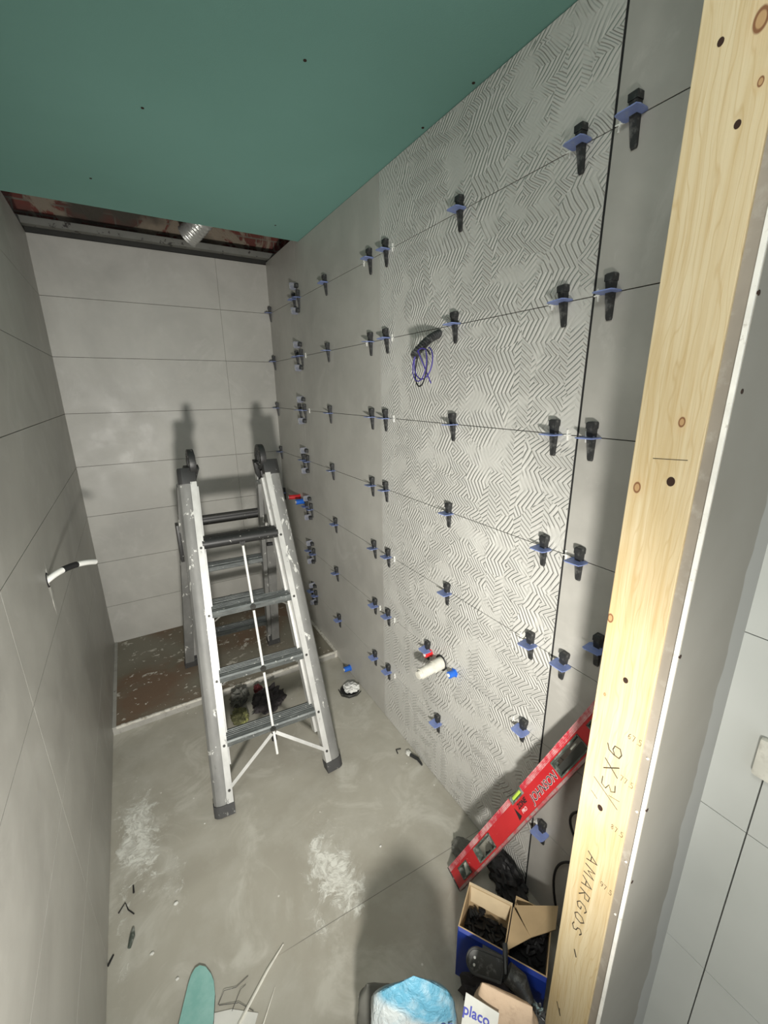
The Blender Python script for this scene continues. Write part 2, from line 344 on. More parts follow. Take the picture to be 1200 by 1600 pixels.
M['rag_red'] = simple('rag_red', (0.15, 0.025, 0.03), 0.9)
M['rag_olive'] = simple('rag_olive', (0.10, 0.10, 0.045), 0.9, dirt=(0.25, 0.26, 0.09), dscale=25, thr=(0.55, 0.6))
M['rag_dark'] = simple('rag_dark', (0.035, 0.03, 0.032), 0.9)
M['rag_grey'] = simple('rag_grey', (0.13, 0.13, 0.115), 0.9)
M['paper'] = simple('crumpled_paper', (0.72, 0.72, 0.70), 0.7)
M['steel_dark'] = simple('dark_steel', (0.06, 0.06, 0.055), 0.5, 0.5)
M['plaster'] = simple('plaster', (0.62, 0.62, 0.58), 0.9)
t = NT('bag_blue', 0.45)
x, y, z = t.sep()
e = t.math('ADD', t.math('ADD', z, t.math('MULTIPLY', x, 0.5)), t.math('MULTIPLY', t.noise(18, 3), 0.035))
c = t.mix(t.mr(e, 0.375, 0.395), (0.34, 0.37, 0.37), (0.08, 0.235, 0.33))
c = t.mix(t.mr(t.noise(40, 4), 0.5, 0.75, 0, 0.6), c, (0.27, 0.36, 0.40)); t.base(c); t.bump(t.noise(35, 5, 0.6, dist=1), 0.010); M['bag_blue'] = t.mat

# ------------------------------------------------------------------ the room
RX, DY, LX, CZ = 0.9105, 2.9675, -0.292, 2.365
rows = [0.0013 + 0.3*k for k in range(8)]
def wall_tiles(g, cols, side, top, bottom=0.0, jh=0.0011, mats=None):
    rr = rows + [top]
    for ci, (a, b) in enumerate(cols):
        m = 0 if mats is None else mats[ci]
        for k in range(8):
            z0 = max(bottom, rr[k] + jh); z1 = rr[k+1] - (jh if k < 7 else 0)
            if z1 <= z0: continue
            if side == 'R': g.box((RX, a, z0), (RX+0.011, b, z1), m)
            if side == 'L': g.box((LX-0.011, a, z0), (LX, b, z1), m)
            if side == 'B': g.box((a, DY, z0), (b, DY+0.011, z1), m)
g = G(); wall_tiles(g, [(0.262, 0.6232), (0.6292, 1.5393), (1.5423, 2.3815)], 'R', CZ-0.002, 0.0, mats=[0, 2, 0])
rr = rows + [2.40]
for a, b in ((2.3815, 2.4432), (2.4442, DY)):
    for k in range(8): g.box((RX, a, rr[k]+0.0011), (RX+0.011, b, rr[k+1]-0.0011), 0)
# merge the two tiles either side of the ceiling edge: fill the hairline below ceiling height
g.box((RX+0.009, -1.5, -0.02), (RX+0.12, DY+0.12, 2.41), 1)
for y0, y1 in ((0.6225, 0.6299), (1.5385, 1.5430)): g.box((RX+0.0012, y0, 0), (RX+0.0095, y1, CZ-0.002), 1)
struct(g.build('wall_right', [M['tile'], M['joint'], M['relief']], smooth=0), 'right wall of large grey tiles with one column of chevron relief tiles')
g = G(); wall_tiles(g, [(LX, 0.6006), (0.6019, RX)], 'B', 2.385, 0.0); g.box((LX-0.1, DY+0.009, 0), (RX+0.1, DY+0.06, 2.36), 1)
struct(g.build('wall_back', [M['tile_back'], M['grout_brown']], smooth=0), 'back wall of long grey tiles')
g = G()
wall_tiles(g, [(-1.2, 0.229), (0.231, 1.1335), (1.1345, 2.9675)], 'L', 2.385, 0.0)
g.box((LX-0.12, -1.2, -0.02), (LX-0.009, DY+0.1, 2.41), 1)
struct(g.build('wall_left', [M['tile_left'], M['grout_brown']], smooth=0), 'left wall of dark grey tiles')
g = G(); g.box((LX-0.1, -1.5, -0.06), (RX+0.1, DY+0.1, 0.0))
struct(g.build('floor', M['floor'], smooth=0), 'grey tiled floor with white plaster smears')
g = G(); g.box((LX-0.1, -1.5, CZ), (RX+0.1, 2.383, CZ+0.0125))
ceil = struct(g.build('ceiling', M['green'], smooth=0), 'green moisture resistant plasterboard ceiling')
for (x, y) in ((0.492, 1.169), (0.167, 1.557), (0.893, 1.026), (0.893, 1.246), (0.741, 2.217), (0.02, 2.1), (0.1, 0.95)):
    g = G(); g.cyl((x, y, CZ-0.0012), (x, y, CZ+0.004), 0.0042, 12); g.build('screw', M['hole'], ceil)
# void above the missing strip of ceiling
g = G(); g.box((-0.8, 3.06, 2.30), (1.6, 3.20, 3.1)); g.box((1.05, 2.2, 2.42), (1.2, 3.1, 3.1)); g.box((-0.8, 1.0, 2.42), (-0.5, 3.1, 3.1))
struct(g.build('wall_upper', M['brick'], smooth=0), 'old brick and plaster above the ceiling gap')
g = G(); g.box((-0.8, 1.0, 2.86), (1.6, 3.2, 2.95)); g.box((-0.8, 1.0, 2.40), (1.6, 1.1, 2.9))
struct(g.build('ceiling_upper', M['old_slab'], smooth=0), 'old slab above the ceiling')
# profile along the back wall
t_ = thing('metal_profile', 'pale metal ceiling profile running along the top of the back wall', 'profile', (0.3, 2.93, 2.40))
g = G(); g.box((LX-0.08, 2.905, 2.408), (RX+0.1, 2.95, 2.4095)); g.box((LX-0.08, 2.904, 2.408), (RX+0.1, 2.9055, 2.44)); g.build('web', M['galv'], t_)
g = G(); g.box((LX-0.08, 2.949, 2.408), (RX+0.1, 2.9505, 2.45)); g.build('flange', M['steel_dark'], t_)
t_ = thing('metal_angle', 'dark steel wall angle above the topmost row of the back wall tiles', 'profile', (0.3, 2.985, 2.39))
g = G(); g.box((LX-0.08, 2.99, 2.385), (RX+0.1, 2.993, 2.43)); g.build('flange', M['steel_dark'], t_)
g = G(); g.box((LX-0.08, 3.02, 2.44), (RX+0.1, 3.056, 2.475)); g.build('ledge', M['galv'], t_)
# foil duct
g = G(); pts = []; rs = []
p0, p1, p2 = Vector((0.44, 2.835, 2.44)), Vector((0.49, 2.78, 2.48)), Vector((0.72, 2.62, 2.72))
for i in range(90):
    s = i/89; pts.append((1-s)**2*p0 + 2*s*(1-s)*p1 + s*s*p2); rs.append(0.056 + 0.0016*math.sin(i*1.35) + 0.003*noise.noise(Vector((i*0.3, 0, 0))))
g.tube(pts, rs, 28); tag(g.build('foil_duct', M['duct'], origin=p0, smooth=60), 'crinkled silver foil air duct hanging in the gap above the ceiling', 'duct')

# partition with the timber post, on the right
PX = 0.65
g = G(); g.box((PX+0.032, 0.262, 0), (RX, 0.352, CZ)); struct(g.build('wall_partition', M['board_paper'], smooth=0))
post = thing('timber_post', 'pale spruce timber post with pencil writing at the end of the partition', 'post', (PX, 0.30, 0))
g = G(); g.box((PX, 0.2615, 0), (PX+0.032, 0.3505, CZ)); stud = g.build('stud', M['wood'], post, smooth=0, bevel=0.0015)
g = G()
for (y, z, r) in ((0.324, 1.99, 0.0035), (0.291, 1.898, 0.0036), (0.292, 1.481, 0.0055), (0.305, 1.139, 0.0042), (0.310, 0.854, 0.0050)):
    n = 14; g2 = G(); pr = [(r*math.cos(2*math.pi*i/n), 1.25*r*math.sin(2*math.pi*i/n)) for i in range(n)]
    g2.prism(pr, 0.003, 0, frame((PX-0.0005, y, z), (0, 1, 0), (0, 0, 1), (1, 0, 0))); g2.build('screw_hole', M['hole'], post)
# stroke lettering
F = {'9': [[(.8,.55),(.5,.4),(.15,.5),(.12,.85),(.5,1),(.85,.88),(.85,.5),(.7,.15),(.3,0)]], 'X': [[(0.05,1),(.9,0)],[(.9,1),(.05,0)]],
     '3': [[(.1,.95),(.6,1),(.8,.75),(.4,.55),(.85,.35),(.7,.05),(.1,.05)]], 'A': [[(0,0),(.55,1),(.9,0)],[(.2,.4),(.8,.4)]],
     'M': [[(0,0),(.15,1),(.5,.35),(.9,1),(.95,0)]], 'R': [[(.05,0),(.15,1),(.7,.95),(.75,.6),(.15,.5),(.85,0)]],
     'G': [[(.85,.85),(.5,1),(.12,.75),(.08,.25),(.45,0),(.85,.15),(.85,.45),(.5,.45)]], 'O': [[(.5,1),(.12,.75),(.1,.25),(.45,0),(.85,.2),(.88,.7),(.5,1)]],
     'S': [[(.85,.85),(.5,1),(.15,.8),(.3,.55),(.7,.45),(.85,.2),(.5,0),(.1,.12)]], '6': [[(.75,.95),(.3,.7),(.12,.3),(.4,0),(.8,.15),(.75,.45),(.4,.5),(.15,.3)]],
     '7': [[(.1,.95),(.85,.95),(.35,0)]], '5': [[(.8,1),(.25,1),(.2,.6),(.6,.62),(.82,.35),(.6,.02),(.12,.08)]], '.': [[(.4,0),(.5,.05)]],
     '8': [[(.5,.52),(.2,.75),(.5,1),(.8,.78),(.5,.52),(.15,.25),(.5,0),(.85,.25),(.5,.52)]], '/': [[(0,0),(1,1)]], ',': [[(.5,.1),(.3,-.2)]]}
def strokes(g, txt, M_, h, adv, wd, rad):
    x = 0
    for ch in txt:
        for st_ in F.get(ch, []):
            g.tube([M_ @ Vector((x + a*wd, b*h, 0)) for a, b in st_], rad, 5)
        x += adv if ch != '.' else adv*0.5
xp = PX - 0.0002
def down(y, z): return frame((xp, y, z), (0, 0.0, -1), (0, -1, 0), (-1, 0, 0))
def upright(y, z): return frame((xp, y, z), (0, -1, 0), (0, 0, 1), (-1, 0, 0))
g = G(); strokes(g, '9X3', down(0.316, 1.008), 0.026, 0.040, 0.027, 0.0010); g.build('pencil_size', M['pencil'], post)
M_ = frame((xp, 0.318, 0.735), (0, 0.03, -1), (0, -1, 0), (-1, 0, 0))
g = G(); strokes(g, 'AMARGOS', M_, 0.021, 0.0345, 0.024, 0.0010); g.build('pencil_word', M['pencil'], post)
for pts_, r_ in (([(0.330, 0.910), (0.281, 0.880)], 0.0006), ([(0.331, 0.876), (0.318, 0.868)], 0.0005), ([(0.300, 0.895), (0.280, 0.900)], 0.0004), ([(0.321, 1.5105), (0.276, 1.5135)], 0.0005), ([(0.330, 0.245), (0.318, 0.215), (0.322, 0.235)], 0.0009), ([(0.312, 0.455), (0.306, 0.44)], 0.0014)):
    g = G(); g.tube([(xp, a_, b_) for a_, b_ in pts_], r_, 5); g.build('pencil_mark', M['pencil'], post)
for tx, y, z in (('67.5', 0.286, 1.036), ('77.5', 0.286, 0.945), ('87.5', 0.2865, 0.831), ('97.5', 0.286, 0.684)):
    g = G(); strokes(g, tx, upright(y, z), 0.0115, 0.0070, 0.0055, 0.0005); g.build('stamped_number', M['ink'], post)
# board on the near face of the partition: paper edge, white core, face
g = G(); g.box((PX+0.004, 0.2455, 0), (RX, 0.2615, CZ), 0); g.box((PX, 0.2395, 0), (RX, 0.2455, CZ), 1); g.box((PX+0.0025, 0.2385, 0), (RX, 0.2396, CZ), 2)
pb = struct(g.build('wall_near', [M['board_paper'], M['gypsum'], M['board_face']], smooth=0), 'grey plasterboard face of the partition beside the post')
for (x, z) in ((0.655, 1.715), (0.668, 1.604), (0.655, 1.223), (0.655, 0.922), (0.657, 0.75)):
    g = G(); g.cyl((x, 0.2378, z), (x, 0.2395, z), 0.0032, 12); g.build('screw_head', M['hole'], pb)
g = G()
for (y, z) in ((0.252, 1.02), (0.252, 0.905), (0.2525, 0.785), (0.2525, 0.648)): g.cyl((PX+0.0025, y, z), (PX+0.0045, y, z), 0.002, 10)
g.build('staple', M['gypsum'], pb)
# pale tiled wall nearest the camera on the right
g = G()
for z0, z1 in ((0.0, 0.3875), (0.3895, 0.7855), (0.7875, 1.1835), (1.1855, 1.5835), (1.5855, CZ)):
    for y0, y1 in ((-1.2, -0.238), (-0.236, 0.160), (0.1625, 0.2385)): g.box((RX-0.012, y0, z0), (RX, y1, z1), 0)
g.box((RX-0.004, -1.2, 0), (RX+0.008, 0.2385, CZ), 1)
struct(g.build('wall_outer', [M['pale_tile'], M['pale_joint']], smooth=0), 'pale large format tiled wall nearest on the right')
sk = thing('wall_socket', 'rounded ivory wall socket edge on the pale tiled wall', 'socket', (RX-0.012, 0.135, 0.965))
g = G(); g.box((RX-0.026, 0.095, 0.925), (RX-0.012, 0.178, 1.005)); g.build('plate', M['dusty_pvc'], sk, bevel=0.006)
g = G(); g.cyl((RX-0.0265, 0.136, 0.965), (RX-0.024, 0.136, 0.965), 0.022, 24); g.build('insert', M['white_plastic'], sk)

# raised shower base
sb = thing('shower_base', 'raised rough brown shower base with white edges along the back wall', 'shower base', (0.30, 2.54, 0))
g = G(); g.box((LX+0.018, 2.125, 0.0), (RX-0.018, DY-0.001, 0.040)); g.build('rough_board', M['rough_board'], sb, smooth=0)
g = G(); g.box((LX+0.001, 2.118, 0.0), (LX+0.018, DY-0.001, 0.044)); g.build('side_rim', M['grey_rim'], sb, smooth=0)
g = G(); n = 60
for i in range(n):
    x0 = LX + 0.018 + (RX-LX-0.036)*i/n; x1 = LX + 0.018 + (RX-LX-0.036)*(i+1)/n
    hz = 0.003*noise.noise(Vector((i*0.45, 1, 0)))
    g.box((x0, 2.117, 0.030), (x1, 2.125 + 0.003*noise.noise(Vector((i*0.7, 0, 3))), 0.043+hz))
g.build('front_rim', M['white_rim'], sb, smooth=0)
g = G(); g.box((LX+0.001, 2.1185, 0.0), (RX-0.001, 2.1245, 0.030)); g.build('front_panel', M['grey_rim'], sb, smooth=0)
g = G(); g.box((RX-0.018, 2.118, 0.0), (RX-0.001, DY-0.001, 0.046)); g.build('side_rim', M['white_rim'], sb, smooth=0)

# ------------------------------------------------------------------ ladder
LR = Vector((0.33, 1.93, 0))
lad = thing('folding_ladder', 'splattered aluminium folding ladder standing open against the back wall', 'ladder', LR)
def rail(p0, p1, sgn, name, front=True):
    """rail whose outer grey face bulges and inner flange is bright; sgn=+1: inside is +x"""
    p0 = Vector(p0); p1 = Vector(p1); d = (p1-p0).normalized(); ux = Vector((1, 0, 0)); ux = (ux - ux.dot(d)*d).normalized()*sgn
    nrm = d.cross(Vector((1, 0, 0))).normalized()
    if (nrm.y > 0) == front: nrm = -nrm                      # outward of the A
    g = G(); g.sweep([(-0.036, -0.022), (-0.037, 0.0), (-0.030, 0.013), (-0.018, 0.020), (-0.004, 0.022), (0.011, 0.020), (0.011, -0.022)], p0, p1, ux, nrm)
    r = g.build(name, M['alu'], lad, smooth=25)
    g = G(); g.sweep([(0.010, 0.023), (0.034, 0.023), (0.034, -0.020), (0.031, -0.020), (0.031, 0.018), (0.010, 0.018)], p0, p1, ux, nrm)
    f = g.build('flange', M['alu_bright'], r, smooth=0)
    return r, ux, nrm, d
FLb, FLt = Vector((0.099, 1.432, 0.035)), Vector((0.176, 1.905, 1.245))
FRb, FRt = Vector((0.553, 1.402, 0.035)), Vector((0.530, 1.895, 1.252))
RLb, RLt = Vector((0.113, 2.44, 0.085)), Vector((0.176, 1.985, 1.225))
RRb, RRt = Vector((0.593, 2.41, 0.085)), Vector((0.515, 1.975, 1.235))
rivs = (0.985, 0.725, 0.480, 0.245, 0.085)
for (b, t2, sg, fr) in ((FLb, FLt, 1, True), (FRb, FRt, -1, True), (RLb, RLt, 1, False), (RRb, RRt, -1, False)):
    r, ux, nr, d = rail(b, t2, sg, 'rail', fr)
    if fr:
        for z in rivs:
            s = (z - b.z)/(t2.z - b.z); c = b.lerp(t2, s) + ux*0.022 + nr*0.0225
            g = G(); g.cyl(c, c + nr*0.0035, 0.0052, 12); g.cyl(c + nr*0.0035, c + nr*0.0055, 0.0028, 10); g.build('rivet', M['steel_dark'], r)
    # inner telescoping rail
    g = G(); g.sweep([(0.024, -0.022), (0.044, -0.022), (0.044, -0.062), (0.024, -0.062)], b.lerp(t2, 0.10), b.lerp(t2, 0.99), ux, nr)
    g.build('inner_rail', M['alu_bright'] if fr else M['alu'], lad, smooth=0)
    # rubber foot
    g = G(); fz = b.z - 0.035; e = b - d*0.036
    prof = [(-0.039, -0.026), (-0.040, 0.004), (-0.032, 0.017), (-0.018, 0.025), (0.036, 0.026), (0.036, -0.026)]
    g.sweep(prof, Vector((e.x, e.y, fz)) , b + d*0.006, ux, nr)
    g.v = [Vector((v.x, v.y, max(v.z, 0.0 if fr else 0.041))) for v in g.v]
    g.build('rubber_foot', M['rubber'], lad, smooth=30)
def ladder_rung(bl, tl, br, tr, z, kind, fr):
    sl = (z-bl.z)/(tl.z-bl.z); sr = (z-br.z)/(tr.z-br.z); a = bl.lerp(tl, sl); b = br.lerp(tr, sr)
    a = a + Vector((0.030, 0, 0)); b = b - Vector((0.030, 0, 0)); dr = (b-a).normalized(); q = Vector((-dr.y, dr.x, 0)); q = q.normalized()*(1 if fr else -1)
    up = Vector((0, 0, 1)); g = G()
    if kind == 'tread':
        pr = [(-0.022, -0.028), (-0.026, -0.006), (-0.021, 0.0), (-0.012, 0.001)]
        for k in range(5): x = -0.006 + k*0.010; pr += [(x, 0.0025), (x+0.004, 0.0025), (x+0.005, 0.0), (x+0.009, 0.0)]
        pr += [(0.050, -0.004), (0.050, -0.024), (0.046, -0.028)]
        g.sweep(pr, a, b, q, up); o = g.build('tread', M['tread'], lad, smooth=0)
    else:
        pr = [(0.026*math.cos(i*math.pi/8), 0.024*math.sin(i*math.pi/8)) for i in range(16)]
        g.sweep(pr, a, b, q, up); g.sweep([(0.012, 0.016), (0.040, 0.016), (0.040, 0.023), (0.012, 0.023)], a, b, q, up)
        o = g.build('lock_bar', M['black_paint'], lad, smooth=50)
    c = (a+b)/2 - q*(0.024 if kind == 'tread' else 0.018) - up*0.014
    g = G(); g.cyl(c + q*0.004, c - q*0.006, 0.012, 16); g.cyl(c - q*0.006, c - q*0.010, 0.006, 12); g.build('boss', M['steel_dark'] if kind == 'tread' else M['black_paint'], o)
    # little support struts under each end
    if kind == 'tread':
        for e, sg in ((a, 1), (b, -1)):
            g = G(); g.tube([e + Vector((0, 0, -0.065)) + q*0.005, e + dr*sg*0.055 + Vector((0, 0, -0.028)) + q*0.005], 0.0035, 6); g.build('strut', M['galv'], o)
    return c - q*0.009
cs = [ladder_rung(FLb, FLt, FRb, FRt, z, 'bar' if z > 0.9 else 'tread', True) for z in (1.000, 0.742, 0.497, 0.262)]
for z in (1.030, 0.770, 0.515, 0.290): ladder_rung(RLb, RLt, RRb, RRt, z, 'bar' if z > 0.9 else 'tread', False)
g = G(); cs2 = cs + [cs[3] + (cs[3]-cs[2])*0.42]
for i in range(4):
    a, b = cs2[i], cs2[i+1]; g.tube([a.lerp(b, 0.05), a.lerp(b, 0.93)], 0.0052, 8)
g.build('centre_rod', M['white_plastic'], lad)
g = G(); g.cyl(cs[3] + Vector((0, 0.004, -0.022)), cs[3] + Vector((0, -0.001, -0.050)), 0.011, 14); g.build('rod_guide', M['black'], lad)
for (b, t2, sg) in ((FLb, FLt, 1), (FRb, FRt, -1)):
    g = G(); a = cs[3] + Vector((sg*-0.008, 0, -0.015)); e = b.lerp(t2, 0.055) + Vector((sg*0.030, -0.022, 0)); d = (e-a).normalized(); n_ = Vector((0, -1, 0.3)).normalized(); s_ = d.cross(n_).normalized()
    g.sweep([(-0.007, 0), (0.007, 0), (0.007, 0.003), (-0.007, 0.003)], a, e, s_, n_); g.build('brace', M['alu_bright'], lad, smooth=0)
# hinges
for (ft, rt_, sg) in ((FLt, RLt, 1), (FRt, RRt, -1)):
    hc = Vector((ft.x + sg*0.030, 1.945, 1.322))
    h = thing('x', '', ''); bpy.data.objects.remove(h)
    g = G(); n = 28
    g.cyl(hc + Vector((-0.013, 0, 0)), hc + Vector((0.013, 0, 0)), 0.058, 32)
    hub = g.build('hinge', M['black_paint'], lad, smooth=40, bevel=0.004)
    g = G(); g.cyl(hc + Vector((-0.017, 0, 0)), hc + Vector((0.017, 0, 0)), 0.016, 18); g.cyl(hc + Vector((-0.015, 0, 0)), hc + Vector((0.015, 0, 0)), 0.030, 22); g.build('pivot', M['rubber'], hub)
    for k in range(8):
        a = k*math.pi/4; c = hc + Vector((0, math.cos(a)*0.043, math.sin(a)*0.043))
        g = G(); g.cyl(c - Vector((0.0145, 0, 0)), c + Vector((0.0145, 0, 0)), 0.007, 10); g.build('stud', M['steel_dark'], hub)
    g = G(); d = (ft - (FLb if sg > 0 else FRb)).normalized()
    g.sweep([(-0.034, -0.026), (-0.035, 0.018), (-0.020, 0.023), (0.034, 0.023), (0.034, -0.026)], ft - d*0.006, ft + d*0.062, Vector((sg, 0, 0)), Vector((0, -1, 0.3)).normalized())
    g.sweep([(-0.020, -0.03), (-0.020, 0.012), (0.026, 0.012), (0.026, -0.03)], ft + d*0.02, hc + Vector((0, -0.01, -0.02)), Vector((sg, 0, 0)), Vector((0, -1, 0.3)).normalized())
    g.build('socket', M['black_paint'], lad, smooth=30, bevel=0.002)
    g = G(); g.sweep([(-0.030, -0.020), (-0.030, 0.020), (0.030, 0.020), (0.030, -0.020)], rt_ - Vector((0, -0.01, 0.02)), hc + Vector((0, 0.02, -0.02)), Vector((sg, 0, 0)), Vector((0, 1, 0.3)).normalized()); g.build('socket', M['black_paint'], lad, smooth=30, bevel=0.002)
g = G(); g.tube([(0.497, 1.93, 1.26), (0.505, 1.915, 1.17), (0.512, 1.90, 1.12)], [0.010, 0.009, 0.006], 8); g.build('release_bar', M['black_paint'], lad)
g = G(); g.tube([(0.545, 1.86, 0.90), (0.505, 1.855, 0.925), (0.470, 1.85, 0.930)], [0.006, 0.009, 0.010], 8); g.tube([(0.505, 1.86, 1.0), (0.512, 1.858, 0.96), (0.50, 1.855, 0.945)], 0.005, 8); g.build('locking_lever', M['black'], lad)
g = G(); s = 0.78; c = RLb.lerp(RLt, s); g.box((c.x-0.045, c.y-0.03, c.z-0.13), (c.x-0.030, c.y+0.03, c.z+0.05)); g.build('side_bracket', M['black_paint'], lad, bevel=0.003)

# ------------------------------------------------------------------ levelling clips on the right wall
clip = thing('tile_levelling_clip', '', 'clip', (RX, 0, 0), 'levelling clips along the tile joints')
# local: wall normal is -x; plate horizontal in the joint; wedge vertical
g = G(); g.prism([(0.0, -0.020), (0.0, 0.021), (-0.006, 0.0235), (-0.038, 0.021), (-0.041, 0.014), (-0.039, -0.020), (-0.030, -0.023), (-0.006, -0.0225)], 0.0022, 0, Matrix.Translation((0, 0, -0.0011)))
g.v = [v + Vector((RX, 0, 0)) for v in g.v]; g.build('plate', M['blue_clip'], clip, smooth=0)
g = G(); g.prism([(0, -0.008), (0, 0.008), (-0.014, 0.008), (-0.014, -0.008)], 0.003, 0, Matrix.Translation((RX, 0, 0.001))); g.build('bridge', M['pale_clip'], clip, smooth=0)
def wedge_mesh():
    g = G()
    secs = [(-0.054, 0.0055, 0.003), (-0.050, 0.0070, 0.005), (0.0, 0.0085, 0.013), (0.020, 0.0092, 0.016), (0.0205, 0.0110, 0.018), (0.033, 0.0110, 0.018), (0.036, 0.0085, 0.014)]
    vs = []
    for z, hw, dp in secs: vs += [(RX-0.0012, -hw, z), (RX-0.0012, hw, z), (RX-0.0012-dp, hw*0.85, z), (RX-0.0012-dp, -hw*0.85, z)]
    fs = [(3, 2, 1, 0)] + [(4*len(secs)-4, 4*len(secs)-3, 4*len(secs)-2, 4*len(secs)-1)]
    for i in range(len(secs)-1):
        for k in range(4): fs.append((4*i+k, 4*i+(k+1) % 4, 4*i+4+(k+1) % 4, 4*i+4+k))
    return g.add(vs, fs)
g = wedge_mesh(); g.build('wedge', M['black_plastic'], clip, smooth=0)
ROW = {1: 'topmost joint', 2: 'second joint from the top', 3: 'third joint from the top', 4: 'fourth joint from the top', 5: 'fifth joint from the top', 6: 'sixth joint from the top', 7: 'lowest joint'}
Zr = {k: 2.1013 - 0.3*(k-1) for k in range(1, 8)}
cols = [(0.583, 'between gap and post'), (0.690, 'on relief tiles beside the black gap'), (1.075, 'middle of the relief tiles'), (1.490, 'far edge of the relief tiles'),
        (1.611, 'just beyond the relief tiles'), (2.045, 'midway along far plain tiles'), (2.405, 'right of far cluster centre'), (2.482, 'left of far cluster centre'), (2.935, 'in the far corner')]
dy = {(6, 1): 1, (7, 1): None, (6, 0): None, (6, 8): None, (7, 8): None}
pale = thing('tile_levelling_clip', '', 'clip', (RX, 0, 0), 'levelling clips along the tile joints')
for ch in kids(clip):
    c_ = ch.copy(); c_.data = ch.data.copy(); C.objects.link(c_); c_.parent = pale
    if ch.name.startswith('plate'): c_.data.materials[0] = M['pale_clip']; c_.scale = (1, 0.8, 1)
pfirst = True
first = True
for k in range(1, 8):
    for ci, (y, where) in enumerate(cols):
        if (k, ci) in dy and dy[(k, ci)] is None: continue
        yy = y + random.uniform(-0.008, 0.008)
        if (k, ci) == (6, 2): yy = 1.182
        if (k, ci) == (7, 2): yy = 1.103
        lab = 'black wedge clip, %s, %s' % (ROW[k], where)
        rx = random.uniform(-0.09, 0.09)
        if first: clip.location = (RX, yy, Zr[k]); clip['label'] = lab; clip.rotation_euler = (rx, 0, 0); first = False
        else: dup(clip, (RX, yy, Zr[k]), lab, (rx, 0, 0))
    for s_, wh in ((0.062, 'above'), (-0.062, 'below')):
        lab = 'black wedge clip set sideways in the far cluster, %s the %s' % (wh, ROW[k].replace(' from the top', ' down'))
        if pfirst: pale.location = (RX, 2.4437, Zr[k] + s_); pale['label'] = lab; pale.rotation_euler = (math.pi/2, 0, 0); pfirst = False
        else: dup(pale, (RX, 2.4437, Zr[k] + s_), lab, (math.pi/2, 0, 0))
dup(clip, (RX, 0.50, 1.0), 'black wedge mostly hidden behind the timber post', (0, 0, 0))
# small white crosses beside them
sp = G(); sp.box((RX-0.004, -0.0011, -0.013), (RX-0.0002, 0.0011, 0.013)); sp.box((RX-0.004, -0.009, -0.0011), (RX-0.0002, 0.009, 0.0011))
so = None
for k, ys in {1: (0.722, 0.612, 1.445, 1.66), 2: (0.732, 0.615, 1.45, 1.65, 2.36), 3: (0.652, 0.603, 1.44, 2.35), 4: (0.618, 1.52), 5: (0.600, 0.735, 1.44), 6: (0.735, 1.44, 1.57), 7: (0.61, 1.44, 1.655)}.items():
    for j, y in enumerate(ys):
        wh = 'left of the black gap' if 0.63 < y < 0.8 else 'right of black gap' if y < 0.63 else 'far edge of relief tiles' if y < 1.54 else 'beyond the relief tiles' if y < 1.7 else 'beside far cluster'
        lab = 'small white cross spacer, %s, %s' % (ROW[k], wh)
        if so is None: so = sp.build('tile_spacer', M['white_plastic'], origin=(RX, 0, 0), smooth=0); so.location = (RX, y, Zr[k]); tag(so, lab, 'spacer', 'cross spacers in the joints')
        else:
            c_ = so.copy(); C.objects.link(c_); c_.location = (RX, y, Zr[k]); c_['label'] = lab; c_.rotation_euler = (random.uniform(-.15, .15), 0, 0)

# ------------------------------------------------------------------ plumbing and cables
def valve(c, mat, label, L=0.03, r=0.013, d=(-1, 0, 0), rim=True, cap='cap'):
    v = thing('pipe_cap', label, 'pipe cap', c); d = Vector(d).normalized(); c = Vector(c)
    g = G(); g.cyl(c, c + d*L, r, 18); g.build(cap, mat, v, smooth=40, bevel=0.0015)
    g = G(); g.cyl(c, c + d*0.005, r*1.3, 6); g.build('nut', mat, v, smooth=0)
    g = G(); g.cyl(c + d*L, c + d*(L+0.002), r*0.55, 12); g.build('screw_slot', M['white_plastic'], v)
valve((RX, 1.170, 0.588), M['red_cap'], 'red pipe cap on the relief tiles above the stubby drain pipe')
valve((RX, 1.020, 0.590), M['blue_cap'], 'blue pipe cap on the relief tiles right of the drain pipe')
valve((RX, 1.935, 0.035), M['blue_cap'], 'blue pipe cap low on the wall above the floor drain', 0.04, 0.015)
valve((RX, 2.62, 0.935), M['red_cap'], 'red pipe cap in the far part of the wall beside the ladder', 0.075, 0.015, (-1, 0.1, 0.05))
valve((RX, 2.53, 0.925), M['blue_cap'], 'blue pipe cap beside the red one near the ladder', 0.06, 0.017)
dp = thing('drain_pipe', 'stubby dusty white drain pipe sticking out of the relief tiles', 'pipe', (RX, 1.098, 0.586))
g = G(); g.tube([(RX, 1.098, 0.586), (RX-0.045, 1.096, 0.583), (RX-0.0455, 1.096, 0.583), (RX-0.050, 1.096, 0.583), (RX-0.105, 1.093, 0.578)], [0.024, 0.024, 0.0215, 0.0215, 0.0205], 24); g.build('pipe', M['dusty_pvc'], dp, smooth=50)
g = G(); g.cyl((RX-0.105, 1.093, 0.578), (RX-0.118, 1.092, 0.577), 0.0165, 20, r1=0.015); g.build('plug', M['dusty_pvc'], dp)
g = G(); g.tube([(RX-0.003, 1.098+0.029*math.cos(a), 0.586+0.029*math.sin(a)) for a in [i*math.pi/12 for i in range(24)]], 0.003, 6, closed=True); g.build('hole_edge', M['black'], dp)
cc = thing('conduit_stub', 'black conduit stub with a loop of violet cable hanging from relief tiles', 'cable', (RX, 1.162, 1.787))
g = G(); pts = []; rs = []
for i in range(60):
    s = i/59; pts.append(Vector((RX, 1.162, 1.785)).lerp(Vector((RX-0.115, 1.142, 1.712)), s) + Vector((0, 0, 0.010*math.sin(s*math.pi)))); rs.append(0.0125 + 0.0013*math.sin(i*1.6))
